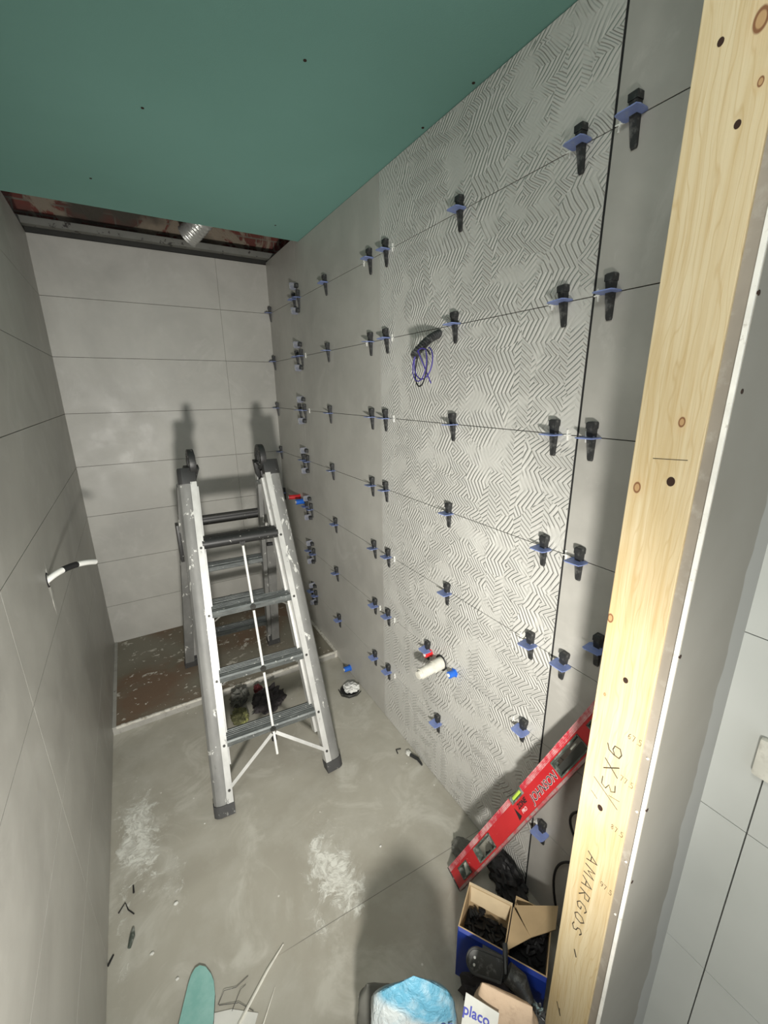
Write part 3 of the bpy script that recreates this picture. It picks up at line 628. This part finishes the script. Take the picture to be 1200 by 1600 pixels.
g.tube(pts, rs, 14); g.build('conduit', M['black_plastic'], cc, smooth=50)
tip = Vector((RX-0.112, 1.142, 1.714))
def loop(c, a, b, ph, n=36, turns=1.0, tail=None):
    P_ = []
    for i in range(n+1):
        q = ph + 2*math.pi*turns*i/n
        P_.append(Vector(c) + Vector((0.016*math.sin(q*0.5 + ph), a*math.cos(q), b*math.sin(q))))
    if tail: P_ += [Vector(p) for p in tail]
    return P_
g = G(); g.tube(loop((tip.x+0.010, tip.y-0.028, tip.z-0.030), 0.033, 0.048, 2.2, turns=0.98), 0.0018, 7); g.tube(loop((tip.x+0.016, tip.y-0.034, tip.z-0.026), 0.036, 0.046, 1.6, turns=0.9, tail=[(tip.x+0.02, tip.y-0.06, tip.z-0.085)]), 0.0020, 7); g.build('violet_cable', M['violet'], cc)
g = G(); g.tube(loop((tip.x+0.02, tip.y-0.022, tip.z-0.038), 0.030, 0.055, 2.4), 0.0024, 7); g.build('black_cable', M['black'], cc)
# pipe stub in the left wall
lp = thing('water_pipe', 'curved white pipe wrapped in black tape sticking out of the left wall', 'pipe', (LX, 1.585, 1.049))
def bez(p, n): 
    o = []
    for i in range(n+1):
        s = i/n; o.append((1-s)**2*Vector(p[0]) + 2*s*(1-s)*Vector(p[1]) + s*s*Vector(p[2]))
    return o
bp = bez([(LX-0.01, 1.575, 1.040), (-0.245, 1.62, 1.082), (-0.175, 1.725, 1.033)], 30)
g = G(); g.tube(bp, 0.0095, 14); g.build('pipe', M['white_plastic'], lp, smooth=60)
g = G(); g.tube(bp[12:21], 0.0102, 14); g.build('tape', M['black'], lp, smooth=60)
g = G(); g.tube([(LX-0.001, 1.585+0.014*math.cos(a), 1.046+0.022*math.sin(a)) for a in [i*math.pi/8 for i in range(16)]], 0.004, 6, closed=True); g.build('hole_edge', M['black'], lp)
g = G(); g.lump((LX, 1.60, 1.01), (0.0025, 0.022, 0.085), seed=5, flat=False); g.build('plaster_patch', M['tile_left'], lp)

# floor drain
fd = thing('floor_drain', 'round floor drain opening stuffed with crumpled white paper', 'drain', (0.835, 1.80, 0))
c0 = Vector((0.838, 1.800, 0))
def ring(c, r, h, th, n=36): return [(c.x + r*math.cos(2*math.pi*i/n), c.y + r*math.sin(2*math.pi*i/n), h) for i in range(n)]
g = G(); g.tube(ring(c0, 0.050, 0.004, 0), 0.004, 8, closed=True); g.build('drain_ring', M['steel_dark'], fd)
g = G(); g.cyl(c0 + Vector((0, 0, 0.0002)), c0 + Vector((0, 0, 0.0015)), 0.049, 36); g.build('opening', M['black'], fd)
g = G(); g.lump((c0.x+0.010, c0.y, 0.012), (0.036, 0.036, 0.018), seed=3, rough=0.9, freq=5, sub=3); g.build('crumpled_paper', M['paper'], fd, smooth=0)
g = G(); g.tube([(c0.x-0.052, c0.y+0.035, 0.002), (c0.x-0.058, c0.y-0.020, 0.002), (c0.x-0.030, c0.y-0.055, 0.002), (c0.x+0.015, c0.y-0.060, 0.002), (c0.x+0.050, c0.y-0.040, 0.002)], 0.0028, 6); g.build('cut_edge', M['steel_dark'], fd)

# rags under the ladder
g = G(); g.lump((0.418, 1.92, 0.035), (0.08, 0.065, 0.055), seed=1, rough=0.6, freq=4, rot=0.4); tag(g.build('rag', M['rag_dark'], origin=(0.395, 1.93, 0), smooth=20), 'black crumpled rag on the floor under the ladder', 'rag')
g = G(); g.lump((0.290, 2.025, 0.030), (0.055, 0.04, 0.045), seed=2, rough=0.6, freq=4, rot=0.9); tag(g.build('rag', M['rag_grey'], origin=(0.315, 1.97, 0), smooth=20), 'grey crumpled rag under the ladder behind the black one', 'rag')
g = G(); g.lump((0.395, 2.035, 0.03), (0.022, 0.040, 0.022), seed=4, rough=0.4, freq=4, flat=False); tag(g.build('glove', M['rag_red'], origin=(0.385, 1.99, 0.05), smooth=20), 'dark red glove lying on the rags under the ladder', 'glove')
g = G(); g.lump((0.262, 1.89, 0.025), (0.040, 0.045, 0.035), seed=6, rough=0.6, freq=4); tag(g.build('packet', M['rag_olive'], origin=(0.255, 1.88, 0), smooth=20), 'crumpled olive yellow packet on the floor left of the rags', 'packet')

# ------------------------------------------------------------------ spirit level
d = Vector((0.1586, -0.3501, 0.9232)).normalized(); W = Vector((0.0214, 0.936, 0.3513)); W = (W - W.dot(d)*d).normalized(); N = d.cross(W).normalized()
if N.x > 0: N = -N
B0 = Vector((0.7134, 0.7292, 0.0015))
lv = thing('spirit_level', 'dusty red box spirit level leaning against the right wall', 'spirit level', B0)
LM = lambda a, b, n_: B0 + d*a + W*b + N*n_
LW, LL, TH = 0.0690, 1.08, 0.022
def lbox(g, a0, a1, b0, b1, n0, n1, m=0):
    g.add([LM(a0,b0,n0), LM(a1,b0,n0), LM(a1,b1,n0), LM(a0,b1,n0), LM(a0,b0,n1), LM(a1,b0,n1), LM(a1,b1,n1), LM(a0,b1,n1)], [(0,3,2,1),(4,5,6,7),(0,1,5,4),(1,2,6,5),(2,3,7,6),(3,0,4,7)], m)
# body face with windows cut out: strips of solid between openings
wins = [(0.055, 0.120, 0.011, 0.046), (0.185, 0.300, 0.009, 0.050), (0.690, 0.825, 0.009, 0.050), (0.865, 0.925, 0.011, 0.047)]
notch = (0.468, 0.538)
g = G(); lbox(g, 0.0, LL, 0.0, 0.010, -TH, 0)
edges = [0.0] + [e for w_ in wins for e in w_[:2]] + [LL]
for i in range(0, len(edges), 2):
    a0, a1 = edges[i], edges[i+1]
    for (c0_, c1_) in ([(a0, notch[0]), (notch[0], notch[1]), (notch[1], a1)] if a0 < notch[0] < a1 else [(a0, a1)]):
        lbox(g, c0_, c1_, 0.010, 0.050 if (c0_, c1_) == notch else 0.054, -TH, 0)
for w_ in wins:
    lbox(g, w_[0], w_[1], w_[3], 0.054, -TH, 0)
g.build('body', M['level_red'], lv, smooth=0)
g = G()
for k in range(4):
    for a0, a1 in ((0, notch[0]), (notch[1], LL)): lbox(g, a0, a1, 0.054 + k*0.0038, 0.0565 + k*0.0038, -TH-0.001, 0.0012)
for a0, a1 in ((0, notch[0]), (notch[1], LL)): lbox(g, a0, a1, 0.0535, 0.068, -TH, 0.0)
g.build('ribbed_edge', M['level_edge'], lv, smooth=0)
g = G(); lbox(g, 0, LL, -0.0015, 0.005, -TH-0.001, 0.0015); g.build('measuring_face', M['level_worn'], lv, smooth=0)
g = G(); lbox(g, -0.0013, 0.004, 0.0, LW, -TH-0.001, 0.0015); g.build('end_cap', M['rubber'], lv, smooth=0)
for (a0, a1, b0, b1), nm in zip(wins, ('a', 'b', 'c', 'd')):
    g = G(); q = 0.0035
    for x in ((a0, a1, b0, b0+q), (a0, a1, b1-q, b1), (a0, a0+q, b0, b1), (a1-q, a1, b0, b1)): lbox(g, *x, -TH, 0.002)
    wf = g.build('window_frame', M['dark_green'], lv, smooth=0)
    if nm in 'ad': g = G(); c = LM((a0+a1)/2, (b0+b1)/2, -0.009); g.tube([c - W*0.017 - d*0.01, c + W*0.017 + d*0.01], 0.007, 12); g.build('vial', M['vial_grey'], wf)
    if nm == 'c':
        g = G(); lbox(g, a0+0.004, a1-0.004, 0.014, 0.034, -TH, -0.010); g.build('grip_plate', M['steel_dark'], wf, smooth=0)
        g = G(); lbox(g, a1-0.055, a1-0.030, 0.036, 0.040, -0.01, -0.006); g.build('highlight_strip', M['vial_grey'], wf, smooth=0)
g = G(); lbox(g, notch[0], notch[0]+0.010, 0.050, 0.067, -TH, 0); lbox(g, notch[1]-0.010, notch[1], 0.050, 0.067, -TH, 0); lbox(g, notch[0], notch[1], 0.049, 0.053, -TH, 0.001)
hz = g.build('vial_housing', M['dark_green'], lv, smooth=0)
g = G(); g.tube([LM(notch[0]+0.010, 0.0595, -0.010), LM(notch[1]-0.010, 0.0595, -0.010)], 0.0065, 14); g.build('vial', M['lime'], hz)
def text_mesh(txt, size, Mx, name, mat, parent, extr=0.0003, shear=0.0, bold=0.0):
    cu = bpy.data.curves.new(name, 'FONT'); cu.body = txt; cu.size = size; cu.extrude = extr; cu.shear = shear; cu.offset = bold; cu.resolution_u = 3
    ob = bpy.data.objects.new(name, cu); C.objects.link(ob); dg = bpy.context.evaluated_depsgraph_get(); dg.update()
    me = bpy.data.meshes.new_from_object(ob.evaluated_get(dg)); bpy.data.objects.remove(ob)
    g = G(); g.add([Mx @ v.co for v in me.vertices], [list(p.vertices) for p in me.polygons]); bpy.data.meshes.remove(me)
    return g.build(name, mat, parent, smooth=0)
fx = lambda a, b, n_: frame(LM(a, b, n_), d, W, d.cross(W))
if d.cross(W).dot(N) < 0: fx = lambda a, b, n_: frame(LM(a, b, n_), d, W, N)
text_mesh('JOHNSON', 0.0285, fx(0.548, 0.016, 0.0007), 'printed_name_outline', M['print_white'], lv, 0.0001, 0.2, 0.0008)
text_mesh('JOHNSON', 0.0285, fx(0.548, 0.016, 0.0011), 'printed_name', M['black'], lv, 0.0001, 0.2, 0.0001)
text_mesh('ZONE', 0.017, fx(0.482, 0.031, 0.0010), 'printed_word', M['black'], lv, 0.0001, 0.2, 0.0006)
text_mesh('PRO', 0.013, fx(0.488, 0.017, 0.0010), 'printed_word', M['print_white'], lv, 0.0001, 0.2)
g = G(); g.prism([(0.458, 0.012), (0.476, 0.016), (0.466, 0.042)], 0.0008, 0, frame(B0, d, W, N)); g.build('printed_triangle', M['black'], lv, smooth=0)

# ------------------------------------------------------------------ boxes of wedges
U = Vector((0.54, -0.84, 0)).normalized(); V = Vector((U.y*-1, U.x, 0))      # U along the row, V away from the camera
V = Vector((0.84, 0.54, 0))
def cbox(name, label, o, w_, dp_, h, flaps, stickers=True, seed=0):
    o = Vector(o); b = thing(name, label, 'box', o + U*w_/2 + V*dp_/2)
    P_ = lambda u, v, z: o + U*u + V*v + Vector((0, 0, z)); th = 0.003
    def slab(g, u0, u1, v0, v1, z0, z1, m=0):
        g.add([P_(u0,v0,z0), P_(u1,v0,z0), P_(u1,v1,z0), P_(u0,v1,z0), P_(u0,v0,z1), P_(u1,v0,z1), P_(u1,v1,z1), P_(u0,v1,z1)], [(0,3,2,1),(4,5,6,7),(0,1,5,4),(1,2,6,5),(2,3,7,6),(3,0,4,7)], m)
    g = G(); slab(g, 0, w_, 0, th, 0, h); slab(g, 0, w_, dp_-th, dp_, 0, h); slab(g, 0, th, th, dp_-th, 0, h); slab(g, w_-th, w_, th, dp_-th, 0, h); slab(g, th, w_-th, th, dp_-th, 0, th)
    g.build('carton', M['card'], b, smooth=0)
    g = G(); e = 0.0006
    slab(g, 0, w_, -e, 0, 0, h-0.001); slab(g, -e, 0, 0, dp_, 0, h-0.03); slab(g, w_, w_+e, 0, dp_, 0, h-0.03)
    g.build('printed_skin', M['box_blue'], b, smooth=0)
    if stickers:
        g = G(); slab(g, w_*0.55, w_*0.97, -2*e, -e, h*0.35, h*0.93); g.build('sticker', M['box_grey'], b, smooth=0)
    rnd = random.Random(seed); g = G()
    for i in range(90):
        u, v = rnd.uniform(0.012, w_-0.012), rnd.uniform(0.012, dp_-0.012); zz = rnd.uniform(0.5, 0.66)*h*(0.7 + 0.45*v/dp_)
        a = rnd.uniform(0, 6.3); c = P_(u, v, zz); l = Vector((math.cos(a), math.sin(a), rnd.uniform(-.5, .5))).normalized()*0.010; 
        g.tube([c - l, c, c + l], [0.003, 0.005, 0.0045], 4)
    slab(g, th, w_-th, th, dp_-th, th, h*0.5)
    st_ = g.build('wedge_heap', M['black'], b, smooth=0); st_['kind'] = 'stuff'
    for f in flaps: 
        g = G(); q = [P_(*p) for p in f[0]]; n_ = (q[1]-q[0]).cross(q[2]-q[0]).normalized()*0.003
        k_ = len(q); g.add(q + [p + n_ for p in q], [list(range(k_))[::-1], list(range(k_, 2*k_))] + [(i, (i+1) % k_, k_+(i+1) % k_, k_+i) for i in range(k_)]); g.build('flap', f[1], b, smooth=0)
    return b
H1 = 0.20
# first box: open top, flap folded inside at the back
cbox('cardboard_box', 'blue and brown cardboard box full of black wedges below the spirit level', (0.566, 0.577, 0), 0.125, 0.115, H1,
     [([(0.006, 0.112, H1-0.004), (0.119, 0.112, H1-0.004), (0.114, 0.100, H1-0.050), (0.010, 0.100, H1-0.045)], M['card_edge']),
      ([(0, 0.0, H1), (0.125, 0.0, H1), (0.122, -0.006, H1-0.006), (0.004, -0.006, H1-0.006)], M['box_blue']),
      ([(0, 0.112, H1), (0.125, 0.112, H1), (0.125, 0.118, H1), (0, 0.118, H1)], M['card_edge'])], seed=1)
o2 = Vector((0.566, 0.577, 0)) + U*0.130
cbox('cardboard_box', 'blue cardboard box with raised brown flaps beside the timber post', o2 - Vector((0, 0, 0)), 0.100, 0.150, H1-0.01,
     [([(-0.002, 0.004, H1), (-0.002, 0.112, H1), (0.052, 0.064, H1-0.005)], M['card']),
      ([(0.002, 0.116, H1+0.003), (0.112, 0.172, H1-0.003), (0.110, 0.110, H1-0.002), (0.052, 0.064, H1-0.004)], M['card']),
      ([(0, 0.0, H1-0.01), (0.1, 0.0, H1-0.01), (0.098, -0.006, H1-0.02), (0.02, -0.006, H1-0.02)], M['box_blue'])], False, seed=2)
g = G(); g.lump((0.855, 0.66, 0.035), (0.045, 0.085, 0.05), seed=9, rough=0.5, freq=4, rot=-0.2); tag(g.build('plastic_bag', M['black'], origin=(0.855, 0.66, 0), smooth=15), 'crumpled black plastic bag on the floor behind the boxes by the wall', 'bag')
g = G(); g.lump((0.80, 0.80, 0.02), (0.035, 0.05, 0.03), seed=12, rough=0.4, freq=4); tag(g.build('rag', M['rag_grey'], origin=(0.80, 0.80, 0), smooth=20), 'dark grey rag on the floor between boxes and relief tiles', 'rag')
# power cable loops by the post
g = G(); g.tube(bez([(0.89, 0.42, 0.55), (0.885, 0.56, 0.47), (0.89, 0.44, 0.38)], 16), 0.0035, 8); g.tube(bez([(0.89, 0.42, 0.35), (0.885, 0.56, 0.30), (0.89, 0.50, 0.10)], 16), 0.0035, 8)
g.tube(bez([(0.89, 0.42, 0.55), (0.89, 0.36, 0.45), (0.89, 0.42, 0.35)], 12), 0.0035, 8); tag(g.build('power_cable', M['black'], origin=(0.89, 0.48, 0.1)), 'thin black cable looping out from behind the timber post', 'cable')

# knee pad lying against the box
kc = Vector((0.575, 0.470, 0.215)); kz = Vector((-0.52, -0.50, 0.70)).normalized(); kx = Vector((0.72, -0.68, -0.10)); kx = (kx - kx.dot(kz)*kz).normalized(); ky = kz.cross(kx)
kp = thing('knee_pad', 'scuffed black knee pad with strap lying in front of the blue box', 'knee pad', (0.60, 0.44, 0.12))
KF = frame(kc, kx, ky, kz)
def stad(L, r, n=10): return [(-L + r*math.cos(math.pi/2 + math.pi*i/n), r*math.sin(math.pi/2 + math.pi*i/n)) for i in range(n+1)] + [(L, -r*0.92), (L+0.004, 0), (L, r*0.92)]
g = G(); g.prism(stad(0.030, 0.026), 0.010, 0, KF); g.build('shell', M['grey_glossy'], kp, smooth=40, bevel=0.003)
g = G(); g.tube([KF @ Vector((x, y, 0.010)) for x, y in stad(0.030, 0.0245)], 0.003, 6, closed=True); g.build('rim', M['rubber'], kp)
g = G()
for y in (-0.008, 0.006): g.cyl(KF @ Vector((-0.036, y, 0.009)), KF @ Vector((-0.036, y, 0.0125)), 0.0028, 10)
g.build('rivet', M['white_plastic'], kp)
g = G(); g.tube([KF @ Vector((0.036, 0.045, -0.012)), KF @ Vector((0.038, 0.020, 0.008)), KF @ Vector((0.040, 0, 0.013)), KF @ Vector((0.043, -0.022, 0.004))], 0.0065, 8); g.build('buckle', M['black_paint'], kp)
g = G(); g.tube([KF @ Vector((0.045, 0.0, 0.006)), KF @ Vector((0.075, -0.012, 0.006)), KF @ Vector((0.100, -0.040, -0.004))], [0.022, 0.024, 0.012], 12); g.build('strap', M['grey_glossy'], kp)
g = G(); g.lump((0.585, 0.470, 0.07), (0.070, 0.026, 0.09), seed=14, rough=0.4, freq=4, rot=-0.95); g.build('padding', M['rag_dark'], kp)
g = G(); g.lump((0.640, 0.372, 0.10), (0.026, 0.016, 0.06), seed=15, rough=0.7, freq=5, rot=-0.95, flat=False); tag(g.build('plastic_wrap', M['film'], origin=(0.640, 0.372, 0.05), smooth=12), 'crumpled grey plastic film between the knee pad and timber post', 'plastic film')

# ------------------------------------------------------------------ sacks at the bottom of the frame
def sack(name, label, c, ax, wd, dp_, h, mats, seed, taper=0.62, top_ridge=0.0):
    c = Vector(c); ax = Vector(ax).normalized(); nx = Vector((-ax.y, ax.x, 0)); s = thing(name, label, 'sack', c)
    g = G(); NU, NV = 56, 40; vs = []; fs = []
    for j in range(NV+1):
        tz = j/NV; z = h*(1 - (1-tz)**1.35) if tz < 1 else h
        k = 1.0 if tz < 0.45 else 1 - (1-taper)*((tz-0.45)/0.55)**1.6
        kd = 1.0 if tz < 0.35 else 1 - 0.99*((tz-0.35)/0.65)**2.2
        for i in range(NU):
            a = 2*math.pi*i/NU; ca, sa = math.cos(a), math.sin(a); pw = 0.55
            x = math.copysign(abs(ca)**pw, ca)*wd/2*k; y = math.copysign(abs(sa)**pw, sa)*dp_/2*kd
            q = Vector((x*9, y*9, z*7)) + Vector((seed*5.3, 0, 0))
            wr = 0.010*noise.noise(q*1.4) + 0.006*(noise.ridged_multi_fractal(q*1.5, 1.0, 2.0, 3, 1.0, 2.0)-1)
            x += wr*ca*1.2; y += wr*sa*1.4*max(kd, 0.15)
            zz = z + (top_ridge*(1 - abs(x)/(wd/2*k))*tz**4) + 0.012*tz**3*noise.noise(Vector((x*14, seed, 0)))
            vs.append(c + ax*x + nx*y + Vector((0, 0, max(zz, 0))))
    for j in range(NV):
        for i in range(NU): fs.append((j*NU+i, j*NU+(i+1) % NU, (j+1)*NU+(i+1) % NU, (j+1)*NU+i))
    fs.append(list(range(NU))[::-1]); fs.append([NV*NU+i for i in range(NU)])
    g.add(vs, fs); g.build('sack_body', mats, s, smooth=50); return s
ax1 = Vector((0.86, -0.51, 0))
s1 = sack('adhesive_sack', 'blue and white crumpled powder sack at the bottom edge of the photo', (0.332, 0.458, 0), ax1, 0.19, 0.10, 0.40, M['bag_blue'], 1, 0.72, 0.05)
s2 = sack('plaster_sack', 'brown paper plaster sack with white label right of the blue sack', (0.516, 0.366, 0), (0.62, -0.78, 0), 0.145, 0.080, 0.352, M['kraft'], 2, 0.72, 0.0)
s3 = sack('rubble_sack', 'dark grey sack corner behind the blue and white sack', (0.312, 0.572, 0), ax1, 0.10, 0.045, 0.24, M['rag_grey'], 4, 0.6, 0.0)
lx = Vector((0.62, -0.78, -0.06)).normalized(); lz = Vector((-0.70, -0.54, 0.62)); lz = (lz - lz.dot(lx)*lx).normalized(); ly = lz.cross(lx)
LF = frame(Vector((0.443, 0.417, 0.338)), lx, ly, lz)
g = G(); g.prism([(0.0, -0.12), (0.072, -0.12), (0.072, 0.000), (0.0, 0.006)], 0.0015, 0, LF); g.build('paper_label', M['label_white'], s2, smooth=0)
text_mesh('placo', 0.0265, frame(LF @ Vector((-0.001, -0.030, 0.0018)), lx, ly, lz), 'printed_name', M['label_blue'], s2, 0.0002, 0, 0.0005)
lz = Vector((-0.40, -0.70, 0.6)); lx = ax1.copy(); lz = (lz - lz.dot(lx)*lx).normalized(); ly = lz.cross(lx)
text_mesh('25', 0.026, frame(Vector((0.358, 0.395, 0.345)), lx, ly, lz), 'printed_number', M['label_blue'], s1, 0.0004, 0, 0.0006)

# ------------------------------------------------------------------ debris on the floor
def flat(name, pts, th, mat, label, cat, z=0.0005, group=None, m2=None):
    g = G(); g.prism([(p[0], p[1]) for p in pts], th, 0, Matrix.Translation((0, 0, z)))
    if m2: 
        g.m = [1]*len(g.m); g.m[1] = 0
    o = g.build(name, [mat] + ([m2] if m2 else []), origin=(pts[0][0], pts[0][1], 0), smooth=0); return tag(o, label, cat, group)
off = [(-0.060, 0.972), (-0.072, 0.972), (-0.084, 0.962), (-0.094, 0.945), (-0.125, 0.875), (-0.17, 0.77), (-0.09, 0.74), (-0.058, 0.80), (-0.045, 0.835), (-0.033, 0.885), (-0.031, 0.915), (-0.035, 0.935), (-0.046, 0.960)]
flat('plasterboard_offcut', off, 0.012, M['green_offcut'], 'rounded green plasterboard offcut on the floor at the bottom left', 'offcut', 0.0005, m2=M['steel_dark'])
flat('paper_offcut', [(-0.043, 0.852), (0.0, 0.835), (0.06, 0.79), (0.02, 0.74), (-0.06, 0.76)], 0.003, M['plaster'], 'grey torn paper scrap right of the green offcut', 'scrap')
g = G(); g.tube([(0.164, 0.897, 0.004), (0.105, 0.862, 0.004), (0.013, 0.796, 0.005), (-0.02, 0.765, 0.005)], [0.0022, 0.004, 0.0045, 0.0045], 6); tag(g.build('plastic_strip', M['dusty_pvc'], origin=(0.1, 0.86, 0)), 'long pale plastic strip lying on the floor', 'strip')
g = G(); g.tube([(0.114, 0.817, 0.003), (0.095, 0.795, 0.003), (0.060, 0.755, 0.004)], [0.0008, 0.0018, 0.0022], 6); tag(g.build('plastic_strip', M['dusty_pvc'], origin=(0.09, 0.79, 0)), 'short thin pale strip right of the long plastic strip', 'strip')
g = G(); g.tube([(-0.030, 0.862, 0.004), (-0.010, 0.880, 0.010), (0.020, 0.872, 0.006), (0.055, 0.880, 0.004)], 0.0007, 6); g.tube([(-0.028, 0.860, 0.004), (0.02, 0.835, 0.008), (0.05, 0.80, 0.004)], 0.0007, 6); g.tube([(0.0, 0.83, 0.004), (0.03, 0.86, 0.008), (0.045, 0.865, 0.004)], 0.0006, 6)
tag(g.build('wire', M['rubber'], origin=(0.0, 0.86, 0)), 'thin bent grey wire on the floor beside the green offcut', 'wire')
g = G(); g.tube([(0.880, 1.262, 0.006), (0.895, 1.225, 0.006), (0.893, 1.19, 0.005)], [0.008, 0.0075, 0.004], 8); tag(g.build('loose_wedge', M['black_plastic'], origin=(0.893, 1.23, 0)), 'loose black wedge lying on the floor against the relief tiles', 'wedge')
g = G(); g.lump((0.878, 1.275, 0.006), (0.012, 0.016, 0.008), seed=3, sub=3); tag(g.build('plaster_crumb', M['plaster'], origin=(0.878, 1.275, 0)), 'white plaster crumb beside the loose black wedge', 'crumb')
g = G(); g.tube([(0.862, 1.315, 0.003), (0.840, 1.322, 0.003), (0.835, 1.300, 0.003)], 0.0025, 6); tag(g.build('screw', M['black'], origin=(0.86, 1.31, 0)), 'small black screw on the floor left of the loose wedge', 'screw')
for (x, y, l, a, lab) in ((-0.222, 1.304, 0.026, 1.6, 'small straight black splinter near the left wall, farthest of the black bits'), (-0.284, 1.126, 0.026, 1.0, 'small black splinter at the foot of the left wall')):
    g = G(); dx, dy_ = math.cos(a)*l/2, math.sin(a)*l/2; g.tube([(x-dx, y-dy_, 0.003), (x+dx, y+dy_, 0.003)], [0.003, 0.0022], 6); tag(g.build('splinter', M['black'], origin=(x, y, 0)), lab, 'splinter', 'black bits by the left wall')
g = G(); g.tube([(-0.265, 1.250, 0.003), (-0.246, 1.272, 0.004), (-0.238, 1.245, 0.003), (-0.222, 1.222, 0.003)], 0.0018, 6); tag(g.build('bent_wire', M['black'], origin=(-0.25, 1.25, 0)), 'short bent black wire on the floor near the left wall', 'wire')
g = G(); g.tube([(-0.236, 1.130, 0.005), (-0.228, 1.155, 0.006), (-0.225, 1.180, 0.004)], [0.005, 0.008, 0.004], 8); tag(g.build('broken_clip', M['dark_green'], origin=(-0.23, 1.155, 0)), 'broken dark grey clip with white speck on the floor by left wall', 'clip')
rnd = random.Random(3)
for i, (x, y, r, wh) in enumerate(((-0.104, 1.185, 0.007, 'right of the bent wire'), (-0.178, 1.081, 0.006, 'below the broken clip'), (0.56, 0.99, 0.005, 'left of the spirit level foot'), (0.02, 1.42, 0.003, 'in front of the ladder foot'), (-0.12, 0.98, 0.005, 'above the green offcut'))):
    g = G(); g.lump((x, y, r*0.3), (r, r*0.8, r*0.6), seed=i+20, sub=2); tag(g.build('plaster_crumb', M['plaster'], origin=(x, y, 0)), 'white plaster crumb on the floor, %s' % wh, 'crumb')
